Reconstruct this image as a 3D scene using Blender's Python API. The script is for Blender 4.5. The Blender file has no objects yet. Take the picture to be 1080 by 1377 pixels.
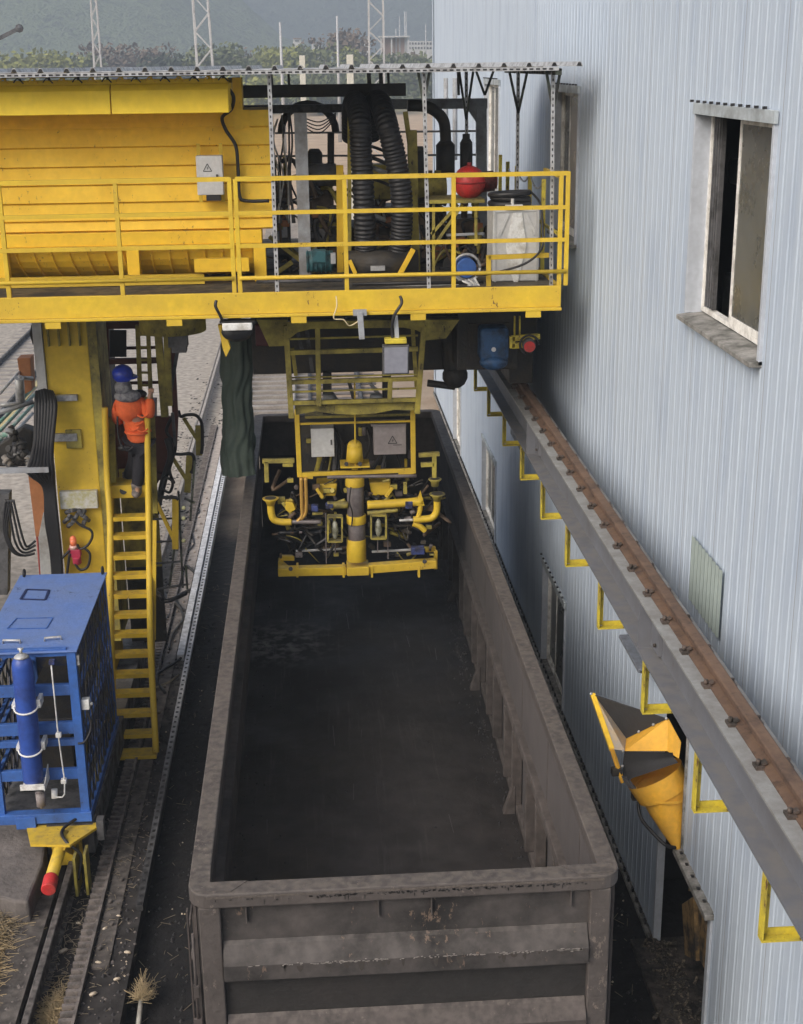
import bpy, math, random
from mathutils import Vector, Matrix, Quaternion
R = math.radians
random.seed(7)
S = bpy.context.scene
COL = S.collection

# ---------------------------------------------------------------- camera, sky, sun, exposure
CAM_H = 8.9
FPX, PITCH, YAW, ROLL = 1850.0, .3155, .0636, -.0125
ff = Vector((math.sin(YAW)*math.cos(PITCH), math.cos(YAW)*math.cos(PITCH), -math.sin(PITCH)))
rt = Vector((math.cos(YAW), -math.sin(YAW), 0)); up_ = rt.cross(ff)
rr = rt*math.cos(ROLL) + up_*math.sin(ROLL); uu = -rt*math.sin(ROLL) + up_*math.cos(ROLL)
cam_data = bpy.data.cameras.new('camera'); cam = bpy.data.objects.new('camera', cam_data); COL.objects.link(cam)
M3 = Matrix((rr, uu, -ff)).transposed()
cam.matrix_world = Matrix.Translation((0, 0, CAM_H)) @ M3.to_4x4()
cam_data.sensor_fit = 'VERTICAL'; cam_data.sensor_height = 36; cam_data.lens = FPX/1377*36
cam_data.clip_start = .1; cam_data.clip_end = 6000
S.camera = cam
world = bpy.data.worlds.new('World'); S.world = world; world.use_nodes = True
wn = world.node_tree.nodes; wl = world.node_tree.links
bg = wn['Background']; sky = wn.new('ShaderNodeTexSky'); sky.sky_type = 'NISHITA'; sky.sun_disc = False
SUN_EL, SUN_AZ = R(39), R(-135)
sky.sun_elevation = SUN_EL; sky.sun_rotation = SUN_AZ; sky.dust_density = 6; sky.air_density = 1.0; sky.ozone_density = 1.0
hs = wn.new('ShaderNodeHueSaturation'); hs.inputs['Saturation'].default_value = .8
wl.new(sky.outputs[0], hs.inputs['Color']); wl.new(hs.outputs[0], bg.inputs[0]); bg.inputs[1].default_value = .13
sd = bpy.data.lights.new('sun', 'SUN'); sd.energy = .75; sd.angle = R(40); sd.color = (1, .98, .96)
sun = bpy.data.objects.new('sun', sd); COL.objects.link(sun)
sdir = Vector((math.sin(SUN_AZ)*math.cos(SUN_EL), math.cos(SUN_AZ)*math.cos(SUN_EL), math.sin(SUN_EL)))
sun.rotation_euler = sdir.to_track_quat('Z', 'Y').to_euler()
S.view_settings.view_transform = 'Standard'; S.view_settings.look = 'None'
S.view_settings.exposure = 0.48; S.view_settings.gamma = 1; S.view_settings.use_curve_mapping = False

# ---------------------------------------------------------------- helpers
def at(px, py, X=None, Y=None, Z=None):
    d = ff + (px-540)/FPX*rr - (py-688.5)/FPX*uu
    t = X/d.x if X is not None else (Y/d.y if Y is not None else (Z-CAM_H)/d.z)
    return Vector((d.x*t, d.y*t, CAM_H + d.z*t))
V = Vector
ROOT = {}
class MB:
    def __init__(s): s.v = []; s.f = []; s.sm = []
    def add(s, vs, fs, smooth=False):
        n = len(s.v); s.v += [V(a) for a in vs]
        for f in fs: s.f.append([i+n for i in f]); s.sm.append(smooth)
        return s
    def box(s, a, b):
        x0,x1 = sorted((a[0],b[0])); y0,y1 = sorted((a[1],b[1])); z0,z1 = sorted((a[2],b[2]))
        return s.add([(x0,y0,z0),(x1,y0,z0),(x1,y1,z0),(x0,y1,z0),(x0,y0,z1),(x1,y0,z1),(x1,y1,z1),(x0,y1,z1)],
              [(0,3,2,1),(4,5,6,7),(0,1,5,4),(1,2,6,5),(2,3,7,6),(3,0,4,7)])
    def beam(s, p0, p1, w, h, up=(0,0,1)):     # w across, h along up
        p0, p1 = V(p0), V(p1); d = (p1-p0).normalized(); u = V(up)
        if abs(d.dot(u)) > .97: u = V((0,1,0)) if abs(d.y) < .9 else V((1,0,0))
        sd_ = d.cross(u).normalized(); u = sd_.cross(d).normalized()
        a = sd_*w/2; b = u*h/2
        return s.add([p0-a-b,p0+a-b,p0+a+b,p0-a+b,p1-a-b,p1+a-b,p1+a+b,p1-a+b],
              [(0,3,2,1),(4,5,6,7),(0,1,5,4),(1,2,6,5),(2,3,7,6),(3,0,4,7)])
    def tube(s, pts, r, n=8, cap=True, rs=None):
        pts = [V(p) for p in pts]; m = len(pts); base = len(s.v); u = None
        for i, p in enumerate(pts):
            d = (pts[min(i+1,m-1)] - pts[max(i-1,0)])
            d = d.normalized() if d.length > 1e-9 else V((0,0,1))
            if u is None:
                u = d.orthogonal().normalized()
            u = (u - d*u.dot(d)); u = u.normalized() if u.length > 1e-6 else d.orthogonal().normalized()
            w = d.cross(u); rad = rs[i] if rs else r
            for k in range(n):
                a = 2*math.pi*k/n; s.v.append(p + (u*math.cos(a)+w*math.sin(a))*rad)
        for i in range(m-1):
            for k in range(n):
                a = base+i*n+k; b = base+i*n+(k+1)%n
                s.f.append([a,b,b+n,a+n]); s.sm.append(True)
        if cap:
            s.f.append([base+k for k in range(n)][::-1]); s.sm.append(False)
            s.f.append([base+(m-1)*n+k for k in range(n)]); s.sm.append(False)
        return s
    def cyl(s, p0, p1, r, r2=None, n=16): return s.tube([p0,p1], r, n, rs=[r, r if r2 is None else r2])
    def sphere(s, c, r, n=14, sz=(1,1,1)):
        c = V(c); vs = []; fs = []; m = n//2
        for i in range(m+1):
            t = math.pi*i/m
            for k in range(n):
                a = 2*math.pi*k/n; vs.append(c+V((math.sin(t)*math.cos(a)*r*sz[0], math.sin(t)*math.sin(a)*r*sz[1], math.cos(t)*r*sz[2])))
        for i in range(m):
            for k in range(n): fs.append((i*n+k, (i+1)*n+k, (i+1)*n+(k+1)%n, i*n+(k+1)%n))
        return s.add(vs, fs, True)
    def prism(s, poly, d):                    # poly: 3D points in a plane, d: extrusion vector
        n = len(poly); d = V(d); vs = [V(p) for p in poly]+[V(p)+d for p in poly]
        fs = [tuple(range(n))[::-1], tuple(range(n,2*n))]+[(i,(i+1)%n,(i+1)%n+n,i+n) for i in range(n)]
        return s.add(vs, fs)
    def quad(s, *p): return s.add(p, [tuple(range(len(p)))])
    def torus(s, c, R_, r, ax=(0,0,1), n=24, m=8, arc=1.0, st=0):
        ax = V(ax).normalized(); u = ax.orthogonal().normalized(); w = ax.cross(u)
        if abs(ax.y) > .9: u = V((1,0,0)); w = V((0,0,1))
        k = int(n*arc)
        return s.tube([V(c)+(u*math.cos(st+2*math.pi*i/n)+w*math.sin(st+2*math.pi*i/n))*R_ for i in range(k+1)], r, m)
    def build(s, name, mt, parent=None, bevel=0, **kw):
        root = ROOT.get(parent.as_pointer()) if parent else None
        if root is None:
            xs=[v.x for v in s.v]; ys=[v.y for v in s.v]; zs=[v.z for v in s.v]
            root = V(((min(xs)+max(xs))/2,(min(ys)+max(ys))/2,min(zs)))
        me = bpy.data.meshes.new(name); me.from_pydata([v-root for v in s.v], [], s.f)
        me.polygons.foreach_set('use_smooth', s.sm); me.materials.append(mt)
        o = bpy.data.objects.new(name, me); COL.objects.link(o)
        if parent: o.parent = parent
        else: o.location = root
        ROOT[o.as_pointer()] = root
        if bevel:
            b = o.modifiers.new('bevel', 'BEVEL'); b.width = bevel; b.segments = 2; b.limit_method = 'ANGLE'; b.angle_limit = R(40); b.harden_normals = False
        for k, val in kw.items(): o[k] = val
        return o
def thing(name, label, cat, loc, group=None):
    o = bpy.data.objects.new(name, None); COL.objects.link(o); o.location = loc; o.empty_display_size = .2
    o['label'] = label; o['category'] = cat
    if group: o['group'] = group
    ROOT[o.as_pointer()] = V(loc); return o
def tag(o, label, cat, group=None):
    o['label'] = label; o['category'] = cat
    if group: o['group'] = group
    return o
def struct(o): o['kind'] = 'structure'; return o
def copy_tree(o, parent=None, delta=None, label=None):
    c = o.copy(); COL.objects.link(c)
    ROOT[c.as_pointer()] = ROOT[o.as_pointer()] + (delta or V((0,0,0)))
    if parent: c.parent = parent
    elif delta is not None: c.location = o.location + delta
    if label: c['label'] = label
    for ch in list(o.children): copy_tree(ch, c, delta)
    return c
def bez(ps, n=8):        # Catmull-Rom through points
    ps = [V(p) for p in ps]; out = []
    for i in range(len(ps)-1):
        a = ps[max(i-1,0)]; b = ps[i]; c = ps[i+1]; d = ps[min(i+2,len(ps)-1)]
        for k in range(n):
            t = k/n; out.append(.5*((2*b)+(c-a)*t+(2*a-5*b+4*c-d)*t*t+(3*b-a-3*c+d)*t**3))
    return out+[ps[-1]]

# ---------------------------------------------------------------- materials
def mat(name, col, rough=.6, metal=0, dirt=None, dscale=2.0, damt=.5, bump=.0, bscale=30, streak=False, var=.12, fine=None, clear=0, gap=.12, chips=None, cscale=26, camt=.66, dust=None, dustamt=.8):
    m = bpy.data.materials.new(name); m.use_nodes = True; nt = m.node_tree; N = nt.nodes; L = nt.links
    b = N['Principled BSDF']; b.inputs['Roughness'].default_value = rough; b.inputs['Metallic'].default_value = metal
    tc = N.new('ShaderNodeTexCoord'); mp = N.new('ShaderNodeMapping'); L.new(tc.outputs['Object'], mp.inputs[0])
    if streak: mp.inputs['Scale'].default_value = (3, 3, .35)
    n1 = N.new('ShaderNodeTexNoise'); n1.inputs['Scale'].default_value = dscale; n1.inputs['Detail'].default_value = 8; n1.inputs['Roughness'].default_value = .65
    L.new(mp.outputs[0], n1.inputs[0])
    n2 = N.new('ShaderNodeTexNoise'); n2.inputs['Scale'].default_value = dscale*7; n2.inputs['Detail'].default_value = 5
    L.new(tc.outputs['Object'], n2.inputs[0])
    c = (*col, 1)
    va = N.new('ShaderNodeHueSaturation'); va.inputs['Color'].default_value = c
    mr = N.new('ShaderNodeMapRange'); mr.inputs['To Min'].default_value = 1-var*2; mr.inputs['To Max'].default_value = 1+var*2
    L.new(n2.outputs[0], mr.inputs[0]); L.new(mr.outputs[0], va.inputs['Value'])
    out = va.outputs[0]
    if dirt:
        rp = N.new('ShaderNodeMapRange'); rp.inputs['From Min'].default_value = .62-damt*.3-gap/2; rp.inputs['From Max'].default_value = .62-damt*.3+gap
        L.new(n1.outputs[0], rp.inputs[0])
        mx = N.new('ShaderNodeMix'); mx.data_type = 'RGBA'; L.new(rp.outputs[0], mx.inputs[0])
        L.new(out, mx.inputs[6]); mx.inputs[7].default_value = (*dirt, 1); out = mx.outputs[2]
        ml = N.new('ShaderNodeMapRange'); ml.inputs['To Min'].default_value = rough; ml.inputs['To Max'].default_value = min(1, rough+.3)
        L.new(rp.outputs[0], ml.inputs[0]); L.new(ml.outputs[0], b.inputs['Roughness'])
    if chips:
        n4 = N.new('ShaderNodeTexNoise'); n4.inputs['Scale'].default_value = cscale; n4.inputs['Detail'].default_value = 7; n4.inputs['Roughness'].default_value = .75
        m4 = N.new('ShaderNodeMapping'); m4.inputs['Scale'].default_value = (1, 1, .45); L.new(tc.outputs['Object'], m4.inputs[0]); L.new(m4.outputs[0], n4.inputs[0])
        sm = N.new('ShaderNodeMath'); sm.operation = 'MULTIPLY_ADD'; L.new(n1.outputs[0], sm.inputs[0]); sm.inputs[1].default_value = .45; L.new(n4.outputs[0], sm.inputs[2])
        r4 = N.new('ShaderNodeMapRange'); r4.inputs['From Min'].default_value = camt+.225; r4.inputs['From Max'].default_value = camt+.255; L.new(sm.outputs[0], r4.inputs[0])
        x4 = N.new('ShaderNodeMix'); x4.data_type = 'RGBA'; L.new(r4.outputs[0], x4.inputs[0]); L.new(out, x4.inputs[6]); x4.inputs[7].default_value = (*chips, 1); out = x4.outputs[2]
    if dust:   # loose dust lying on faces that look up
        gg = N.new('ShaderNodeNewGeometry'); ss = N.new('ShaderNodeSeparateXYZ'); L.new(gg.outputs['True Normal'], ss.inputs[0])
        rz = N.new('ShaderNodeMapRange'); rz.inputs['From Min'].default_value = .35; rz.inputs['From Max'].default_value = .9; rz.inputs['To Max'].default_value = dustamt; L.new(ss.outputs[2], rz.inputs[0])
        rn = N.new('ShaderNodeMapRange'); rn.inputs['From Min'].default_value = .38; rn.inputs['From Max'].default_value = .62; L.new(n2.outputs[0], rn.inputs[0])
        mm = N.new('ShaderNodeMath'); mm.operation = 'MULTIPLY'; L.new(rz.outputs[0], mm.inputs[0]); L.new(rn.outputs[0], mm.inputs[1])
        x5 = N.new('ShaderNodeMix'); x5.data_type = 'RGBA'; L.new(mm.outputs[0], x5.inputs[0]); L.new(out, x5.inputs[6]); x5.inputs[7].default_value = (*dust, 1); out = x5.outputs[2]
    L.new(out, b.inputs['Base Color'])
    if bump:
        n3 = N.new('ShaderNodeTexNoise'); n3.inputs['Scale'].default_value = bscale; n3.inputs['Detail'].default_value = 6; L.new(tc.outputs['Object'], n3.inputs[0])
        bp = N.new('ShaderNodeBump'); bp.inputs['Strength'].default_value = bump; bp.inputs['Distance'].default_value = .02
        L.new(n3.outputs[0], bp.inputs['Height']); L.new(bp.outputs[0], b.inputs['Normal'])
    if clear: b.inputs['Coat Weight'].default_value = clear
    return m
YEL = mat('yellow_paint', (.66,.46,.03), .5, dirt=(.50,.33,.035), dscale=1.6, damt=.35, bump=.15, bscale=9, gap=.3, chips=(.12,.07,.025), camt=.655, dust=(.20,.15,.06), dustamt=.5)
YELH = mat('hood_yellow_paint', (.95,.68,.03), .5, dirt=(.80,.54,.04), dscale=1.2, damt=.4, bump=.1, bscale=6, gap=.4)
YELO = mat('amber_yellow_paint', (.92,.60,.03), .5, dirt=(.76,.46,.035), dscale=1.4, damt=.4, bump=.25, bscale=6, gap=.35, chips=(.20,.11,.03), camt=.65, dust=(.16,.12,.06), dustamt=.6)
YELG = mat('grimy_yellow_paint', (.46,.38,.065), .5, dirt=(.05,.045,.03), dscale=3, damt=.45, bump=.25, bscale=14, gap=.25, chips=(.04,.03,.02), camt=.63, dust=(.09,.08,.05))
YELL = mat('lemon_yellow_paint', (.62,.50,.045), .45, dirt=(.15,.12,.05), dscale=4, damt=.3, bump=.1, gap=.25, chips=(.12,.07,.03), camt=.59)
WALLM = mat('pale_blue_steel_sheet', (.475,.552,.645), .5, dirt=(.42,.492,.585), dscale=1.1, damt=.6, streak=True, gap=.4, var=.04)
TRIMM = mat('grey_blue_trim', (.42,.47,.50), .5, dirt=(.16,.17,.17), dscale=3, damt=.35, gap=.2)
TRIMW = mat('pale_trim', (.46,.50,.56), .5, dirt=(.36,.39,.43), dscale=3, damt=.3, gap=.25)
SILLM = mat('dirty_concrete_sill', (.36,.35,.33), .85, dirt=(.10,.10,.09), dscale=6, damt=.6, bump=.5, gap=.2)
GIRD = mat('grey_girder_paint', (.15,.162,.19), .5, dirt=(.105,.10,.10), dscale=1.1, damt=.4, bump=.1, gap=.4, var=.05, chips=(.09,.08,.075), cscale=9, camt=.66, dust=(.17,.165,.16))
GIRDL = mat('dusty_light_grey_flange', (.27,.28,.28), .7, dirt=(.15,.14,.13), dscale=4, damt=.5, bump=.2, gap=.3)
RAILM = mat('rusty_crane_rail', (.165,.10,.066), .65, metal=.1, dirt=(.075,.05,.04), dscale=2.2, damt=.6, bump=.3, gap=.25, chips=(.07,.045,.035), cscale=7, camt=.57, dust=(.16,.10,.06), dustamt=.5)
CLIPM = mat('rusty_clip_steel', (.13,.10,.085), .6, metal=.4, dirt=(.05,.045,.04), dscale=12, damt=.5, bump=.3)
WAG = mat('dusty_brown_wagon_paint', (.085,.070,.066), .6, dirt=(.018,.017,.017), dscale=2.6, damt=.55, bump=.35, bscale=14, gap=.35, var=.13, chips=(.12,.10,.09), camt=.63, dust=(.16,.14,.125))
WAGR = mat('worn_wagon_rim', (.100,.087,.082), .55, dirt=(.040,.034,.032), dscale=2.2, damt=.5, bump=.4, bscale=22, gap=.4, var=.14, chips=(.15,.125,.11), camt=.63, dust=(.15,.13,.11), dustamt=.55)
WAGI = mat('coal_stained_wagon_inside', (.085,.072,.068), .8, dirt=(.022,.021,.022), dscale=1.6, damt=.62, bump=.5, bscale=12, gap=.35, var=.2)
WAGP = mat('dusty_wagon_panel', (.155,.135,.13), .8, dirt=(.07,.062,.06), dscale=.8, damt=.45, bump=.2, gap=.4)
COALF = mat('coal_dust_floor', (.030,.029,.031), .85, dirt=(.012,.012,.013), dscale=.7, damt=.6, bump=.5, bscale=18, gap=.4, var=.25)
BLK = mat('black_rubber', (.016,.016,.018), .5, bump=.2)
BLKM = mat('black_oily_steel', (.022,.021,.021), .55, dirt=(.06,.05,.035), dscale=5, damt=.3, bump=.4, gap=.2)
GALV = mat('galvanised_steel', (.50,.51,.52), .45, metal=.4, dirt=(.30,.30,.30), dscale=8, damt=.4)
GREYP = mat('grey_steel_paint', (.33,.35,.38), .5, dirt=(.22,.22,.22), dscale=3, damt=.4)
WAGE = mat('stained_wagon_end', (.076,.067,.064), .6, dirt=(.016,.015,.015), dscale=1.7, damt=.58, bump=.4, bscale=10, gap=.22, var=.2, chips=(.14,.10,.075), cscale=18, camt=.63, dust=(.14,.125,.115), dustamt=.7)
RACKM = mat('worn_rack_steel', (.19,.165,.15), .6, dirt=(.09,.08,.075), dscale=9, damt=.5)
BRN = mat('oily_brown_steel', (.13,.085,.05), .5, dirt=(.04,.03,.025), dscale=7, damt=.5, bump=.3, gap=.3)
DGREY = mat('dark_grey_steel', (.09,.09,.095), .55, dirt=(.04,.04,.04), dscale=5, damt=.4, bump=.2)
BLUE = mat('blue_frame_paint', (.045,.14,.46), .42, dirt=(.03,.07,.2), dscale=3, damt=.4, bump=.1, gap=.25, chips=(.03,.035,.05), camt=.65)
BLUET = mat('faded_blue_sheet', (.10,.19,.48), .5, dirt=(.15,.20,.34), dscale=2.2, damt=.5, bump=.3, gap=.35, chips=(.04,.07,.16), cscale=9, camt=.64)
BLUEC = mat('blue_cylinder_paint', (.035,.085,.36), .3, dirt=(.025,.05,.2), dscale=3, damt=.3)
WHT = mat('white_paint', (.72,.73,.72), .5, dirt=(.42,.41,.38), dscale=6, damt=.3)
BOXW = mat('pale_grey_cabinet', (.56,.57,.57), .45, dirt=(.38,.38,.37), dscale=3, damt=.35, gap=.3)
BOXP = mat('pinkish_grey_cabinet', (.30,.27,.27), .5, dirt=(.17,.15,.15), dscale=3, damt=.4, gap=.3)
RED = mat('red_plastic', (.55,.035,.035), .45, dirt=(.3,.04,.03), dscale=6, damt=.3)
BROWNR = mat('red_brown_cab_paint', (.14,.035,.025), .5, dirt=(.05,.02,.015), dscale=2, damt=.4, gap=.3)
ORRUST = mat('rust_primer_steel', (.36,.15,.06), .65, dirt=(.22,.09,.04), dscale=2, damt=.4, bump=.2, gap=.3)
CONC = mat('pale_concrete', (.36,.335,.31), .9, dirt=(.17,.155,.14), dscale=2.2, damt=.5, bump=.5, bscale=20, gap=.35, var=.2)
SLAB = mat('weathered_slab', (.17,.15,.14), .9, dirt=(.06,.055,.052), dscale=2.6, damt=.55, bump=.8, bscale=14, gap=.35, var=.2)
TARP = mat('dark_green_tarpaulin', (.085,.125,.10), .5, dirt=(.13,.165,.14), dscale=3, damt=.5, bump=.3, bscale=8, gap=.3)
SEAG = mat('green_pipe_paint', (.16,.36,.29), .5, dirt=(.4,.42,.4), dscale=7, damt=.4)
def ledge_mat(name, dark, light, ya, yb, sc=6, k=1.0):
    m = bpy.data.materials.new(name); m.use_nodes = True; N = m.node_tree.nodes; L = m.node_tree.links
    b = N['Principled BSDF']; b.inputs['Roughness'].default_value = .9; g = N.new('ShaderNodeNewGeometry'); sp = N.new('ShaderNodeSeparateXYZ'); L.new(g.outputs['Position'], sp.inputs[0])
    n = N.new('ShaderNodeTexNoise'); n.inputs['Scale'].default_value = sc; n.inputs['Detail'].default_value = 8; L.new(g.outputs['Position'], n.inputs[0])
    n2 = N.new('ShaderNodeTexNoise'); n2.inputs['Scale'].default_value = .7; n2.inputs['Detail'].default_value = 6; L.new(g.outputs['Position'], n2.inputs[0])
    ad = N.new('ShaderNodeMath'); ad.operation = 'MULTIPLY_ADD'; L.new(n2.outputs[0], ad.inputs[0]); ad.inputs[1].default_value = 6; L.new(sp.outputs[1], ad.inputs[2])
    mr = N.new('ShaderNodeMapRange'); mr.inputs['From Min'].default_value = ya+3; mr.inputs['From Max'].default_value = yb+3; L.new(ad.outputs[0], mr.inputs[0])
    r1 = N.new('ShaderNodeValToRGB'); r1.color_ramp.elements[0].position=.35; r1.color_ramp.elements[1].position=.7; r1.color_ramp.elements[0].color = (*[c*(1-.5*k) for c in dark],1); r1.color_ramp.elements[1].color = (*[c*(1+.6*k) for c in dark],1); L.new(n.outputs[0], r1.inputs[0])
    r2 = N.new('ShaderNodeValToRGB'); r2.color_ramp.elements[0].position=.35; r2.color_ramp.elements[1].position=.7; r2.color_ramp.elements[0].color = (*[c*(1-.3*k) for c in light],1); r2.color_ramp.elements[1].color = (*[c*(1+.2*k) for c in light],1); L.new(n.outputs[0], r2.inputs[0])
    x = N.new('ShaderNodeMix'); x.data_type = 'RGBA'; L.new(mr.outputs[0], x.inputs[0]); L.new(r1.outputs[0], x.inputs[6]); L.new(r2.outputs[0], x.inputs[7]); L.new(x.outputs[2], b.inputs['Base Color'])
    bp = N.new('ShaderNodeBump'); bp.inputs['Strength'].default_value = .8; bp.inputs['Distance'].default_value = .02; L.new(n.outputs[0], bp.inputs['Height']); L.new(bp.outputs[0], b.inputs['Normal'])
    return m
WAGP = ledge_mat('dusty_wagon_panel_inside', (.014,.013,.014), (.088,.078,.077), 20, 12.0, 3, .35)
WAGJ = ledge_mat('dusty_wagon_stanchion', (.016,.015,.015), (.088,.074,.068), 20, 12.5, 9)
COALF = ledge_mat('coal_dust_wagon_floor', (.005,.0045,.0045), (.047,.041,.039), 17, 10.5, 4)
def streaked_floor(m):    # scraped steel: streaks along the wagon, worn patches shine a little
    N = m.node_tree.nodes; L = m.node_tree.links; b = N['Principled BSDF']; g = N.new('ShaderNodeNewGeometry'); mp = N.new('ShaderNodeMapping'); mp.inputs['Scale'].default_value = (9, .5, 1); L.new(g.outputs['Position'], mp.inputs[0])
    n = N.new('ShaderNodeTexNoise'); n.inputs['Scale'].default_value = 1.6; n.inputs['Detail'].default_value = 9; n.inputs['Roughness'].default_value = .7; L.new(mp.outputs[0], n.inputs[0])
    n2 = N.new('ShaderNodeTexNoise'); n2.inputs['Scale'].default_value = .8; n2.inputs['Detail'].default_value = 7; L.new(g.outputs['Position'], n2.inputs[0])
    rg = N.new('ShaderNodeMapRange'); rg.inputs['From Min'].default_value = .4; rg.inputs['From Max'].default_value = .65; rg.inputs['To Min'].default_value = .85; rg.inputs['To Max'].default_value = .5; L.new(n2.outputs[0], rg.inputs[0]); L.new(rg.outputs[0], b.inputs['Roughness'])
    old = b.inputs['Base Color'].links[0].from_socket; r = N.new('ShaderNodeMapRange'); r.inputs['From Min'].default_value = .56; r.inputs['From Max'].default_value = .8; r.inputs['To Max'].default_value = .8; L.new(n.outputs[0], r.inputs[0])
    x = N.new('ShaderNodeMix'); x.data_type = 'RGBA'; L.new(r.outputs[0], x.inputs[0]); L.new(old, x.inputs[6]); x.inputs[7].default_value = (.075,.068,.064,1)
    sp = N.new('ShaderNodeVectorMath'); sp.operation = 'DISTANCE'; L.new(g.outputs['Position'], sp.inputs[0]); sp.inputs[1].default_value = (-.62, 18.2, 1.05)      # scuffed bare patch of floor plate
    m5 = N.new('ShaderNodeMapRange'); m5.inputs['From Min'].default_value = 1.0; m5.inputs['From Max'].default_value = .3; L.new(sp.outputs['Value'], m5.inputs[0])
    n5 = N.new('ShaderNodeTexNoise'); n5.inputs['Scale'].default_value = 7; n5.inputs['Detail'].default_value = 8; L.new(g.outputs['Position'], n5.inputs[0]); m6 = N.new('ShaderNodeMapRange'); m6.inputs['From Min'].default_value = .45; m6.inputs['From Max'].default_value = .65; L.new(n5.outputs[0], m6.inputs[0])
    mu = N.new('ShaderNodeMath'); mu.operation = 'MULTIPLY'; L.new(m5.outputs[0], mu.inputs[0]); L.new(m6.outputs[0], mu.inputs[1])
    y_ = N.new('ShaderNodeMix'); y_.data_type = 'RGBA'; L.new(mu.outputs[0], y_.inputs[0]); L.new(x.outputs[2], y_.inputs[6]); y_.inputs[7].default_value = (.13,.125,.12,1); L.new(y_.outputs[2], b.inputs['Base Color'])
streaked_floor(COALF)
# ---------------------------------------------------------------- ground and terrain
def ground_mat():
    m = bpy.data.materials.new('ground'); m.use_nodes = True; N = m.node_tree.nodes; L = m.node_tree.links
    b = N['Principled BSDF']; b.inputs['Roughness'].default_value = .95
    tc = N.new('ShaderNodeTexCoord'); sp = N.new('ShaderNodeSeparateXYZ')
    g = N.new('ShaderNodeNewGeometry'); L.new(g.outputs['Position'], sp.inputs[0])
    n = N.new('ShaderNodeTexNoise'); n.inputs['Scale'].default_value = .35; n.inputs['Detail'].default_value = 10; n.inputs['Roughness'].default_value = .7
    L.new(g.outputs['Position'], n.inputs[0])
    n2 = N.new('ShaderNodeTexNoise'); n2.inputs['Scale'].default_value = 7; n2.inputs['Detail'].default_value = 8; L.new(g.outputs['Position'], n2.inputs[0])
    r1 = N.new('ShaderNodeValToRGB'); r1.color_ramp.elements[0].color = (.004,.004,.005,1); r1.color_ramp.elements[1].color = (.013,.012,.012,1)
    r1.color_ramp.elements[0].position = .35; r1.color_ramp.elements[1].position = .75; L.new(n2.outputs[0], r1.inputs[0])
    r2 = N.new('ShaderNodeValToRGB'); r2.color_ramp.elements[0].color = (.26,.19,.13,1); r2.color_ramp.elements[1].color = (.42,.34,.26,1)
    r2.color_ramp.elements[0].position = .35; r2.color_ramp.elements[1].position = .7; L.new(n.outputs[0], r2.inputs[0])
    r3 = N.new('ShaderNodeValToRGB'); r3.color_ramp.elements[0].color = (.10,.12,.05,1); r3.color_ramp.elements[1].color = (.26,.24,.10,1); L.new(n.outputs[0], r3.inputs[0])
    def step(a, bb, src):
        mr = N.new('ShaderNodeMapRange'); mr.inputs['From Min'].default_value = a; mr.inputs['From Max'].default_value = bb; L.new(src, mr.inputs[0]); return mr.outputs[0]
    ad = N.new('ShaderNodeMath'); ad.operation = 'MULTIPLY_ADD'; L.new(n.outputs[0], ad.inputs[0]); ad.inputs[1].default_value = 10; L.new(sp.outputs[1], ad.inputs[2])
    x1 = N.new('ShaderNodeMix'); x1.data_type = 'RGBA'; L.new(step(31, 38, ad.outputs[0]), x1.inputs[0]); L.new(r1.outputs[0], x1.inputs[6]); L.new(r2.outputs[0], x1.inputs[7])
    x2 = N.new('ShaderNodeMix'); x2.data_type = 'RGBA'; L.new(step(255, 300, ad.outputs[0]), x2.inputs[0]); L.new(x1.outputs[2], x2.inputs[6]); L.new(r3.outputs[0], x2.inputs[7])
    r5 = N.new('ShaderNodeValToRGB'); r5.color_ramp.elements[0].color = (.42,.29,.18,1); r5.color_ramp.elements[1].color = (.66,.50,.34,1); r5.color_ramp.elements[0].position = .35; r5.color_ramp.elements[1].position = .7; L.new(n.outputs[0], r5.inputs[0])
    x3 = N.new('ShaderNodeMix'); x3.data_type = 'RGBA'; L.new(step(72, 92, ad.outputs[0]), x3.inputs[0]); L.new(x1.outputs[2], x3.inputs[6]); L.new(r5.outputs[0], x3.inputs[7]); L.new(x3.outputs[2], x2.inputs[6])
    L.new(x2.outputs[2], b.inputs['Base Color'])
    bp = N.new('ShaderNodeBump'); bp.inputs['Strength'].default_value = .8; bp.inputs['Distance'].default_value = .05; L.new(n2.outputs[0], bp.inputs['Height']); L.new(bp.outputs[0], b.inputs['Normal'])
    return m
GM = ground_mat()
m = MB(); m.quad((-455,-33,0),(455,-33,0),(455,1290,0),(-455,1290,0)); struct(m.build('ground', GM))
# misty wooded hills far behind
def hills(name, pts, y0, depth, mt, seed, amp):
    rnd = random.Random(seed); NX, NY = 150, 24; m = MB(); vs = []; fs = []
    x0, x1 = pts[0][0], pts[-1][0]; ph = [(rnd.uniform(.01,.09), rnd.uniform(0,6), rnd.uniform(.3,1)) for _ in range(12)]
    for j in range(NY+1):
        t = j/NY; sh = math.sin(min(t*1.15,1)*math.pi/2)
        for i in range(NX+1):
            x = x0+(x1-x0)*i/NX
            for a, b in zip(pts, pts[1:]):
                if a[0] <= x <= b[0]: h = a[1]+(b[1]-a[1])*(x-a[0])/(b[0]-a[0]); break
            w = sum(math.sin(x*f+p+t*5*f*30)*k for f, p, k in ph)*amp
            vs.append((x, y0+depth*t, -1+(h*sh+w*sh*(1.2-t))+rnd.uniform(-1,1)*amp*.25))
    for j in range(NY):
        for i in range(NX): a = j*(NX+1)+i; fs.append((a,a+1,a+NX+2,a+NX+1))
    m.add(vs, fs, True); return struct(m.build(name, mt))
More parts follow.
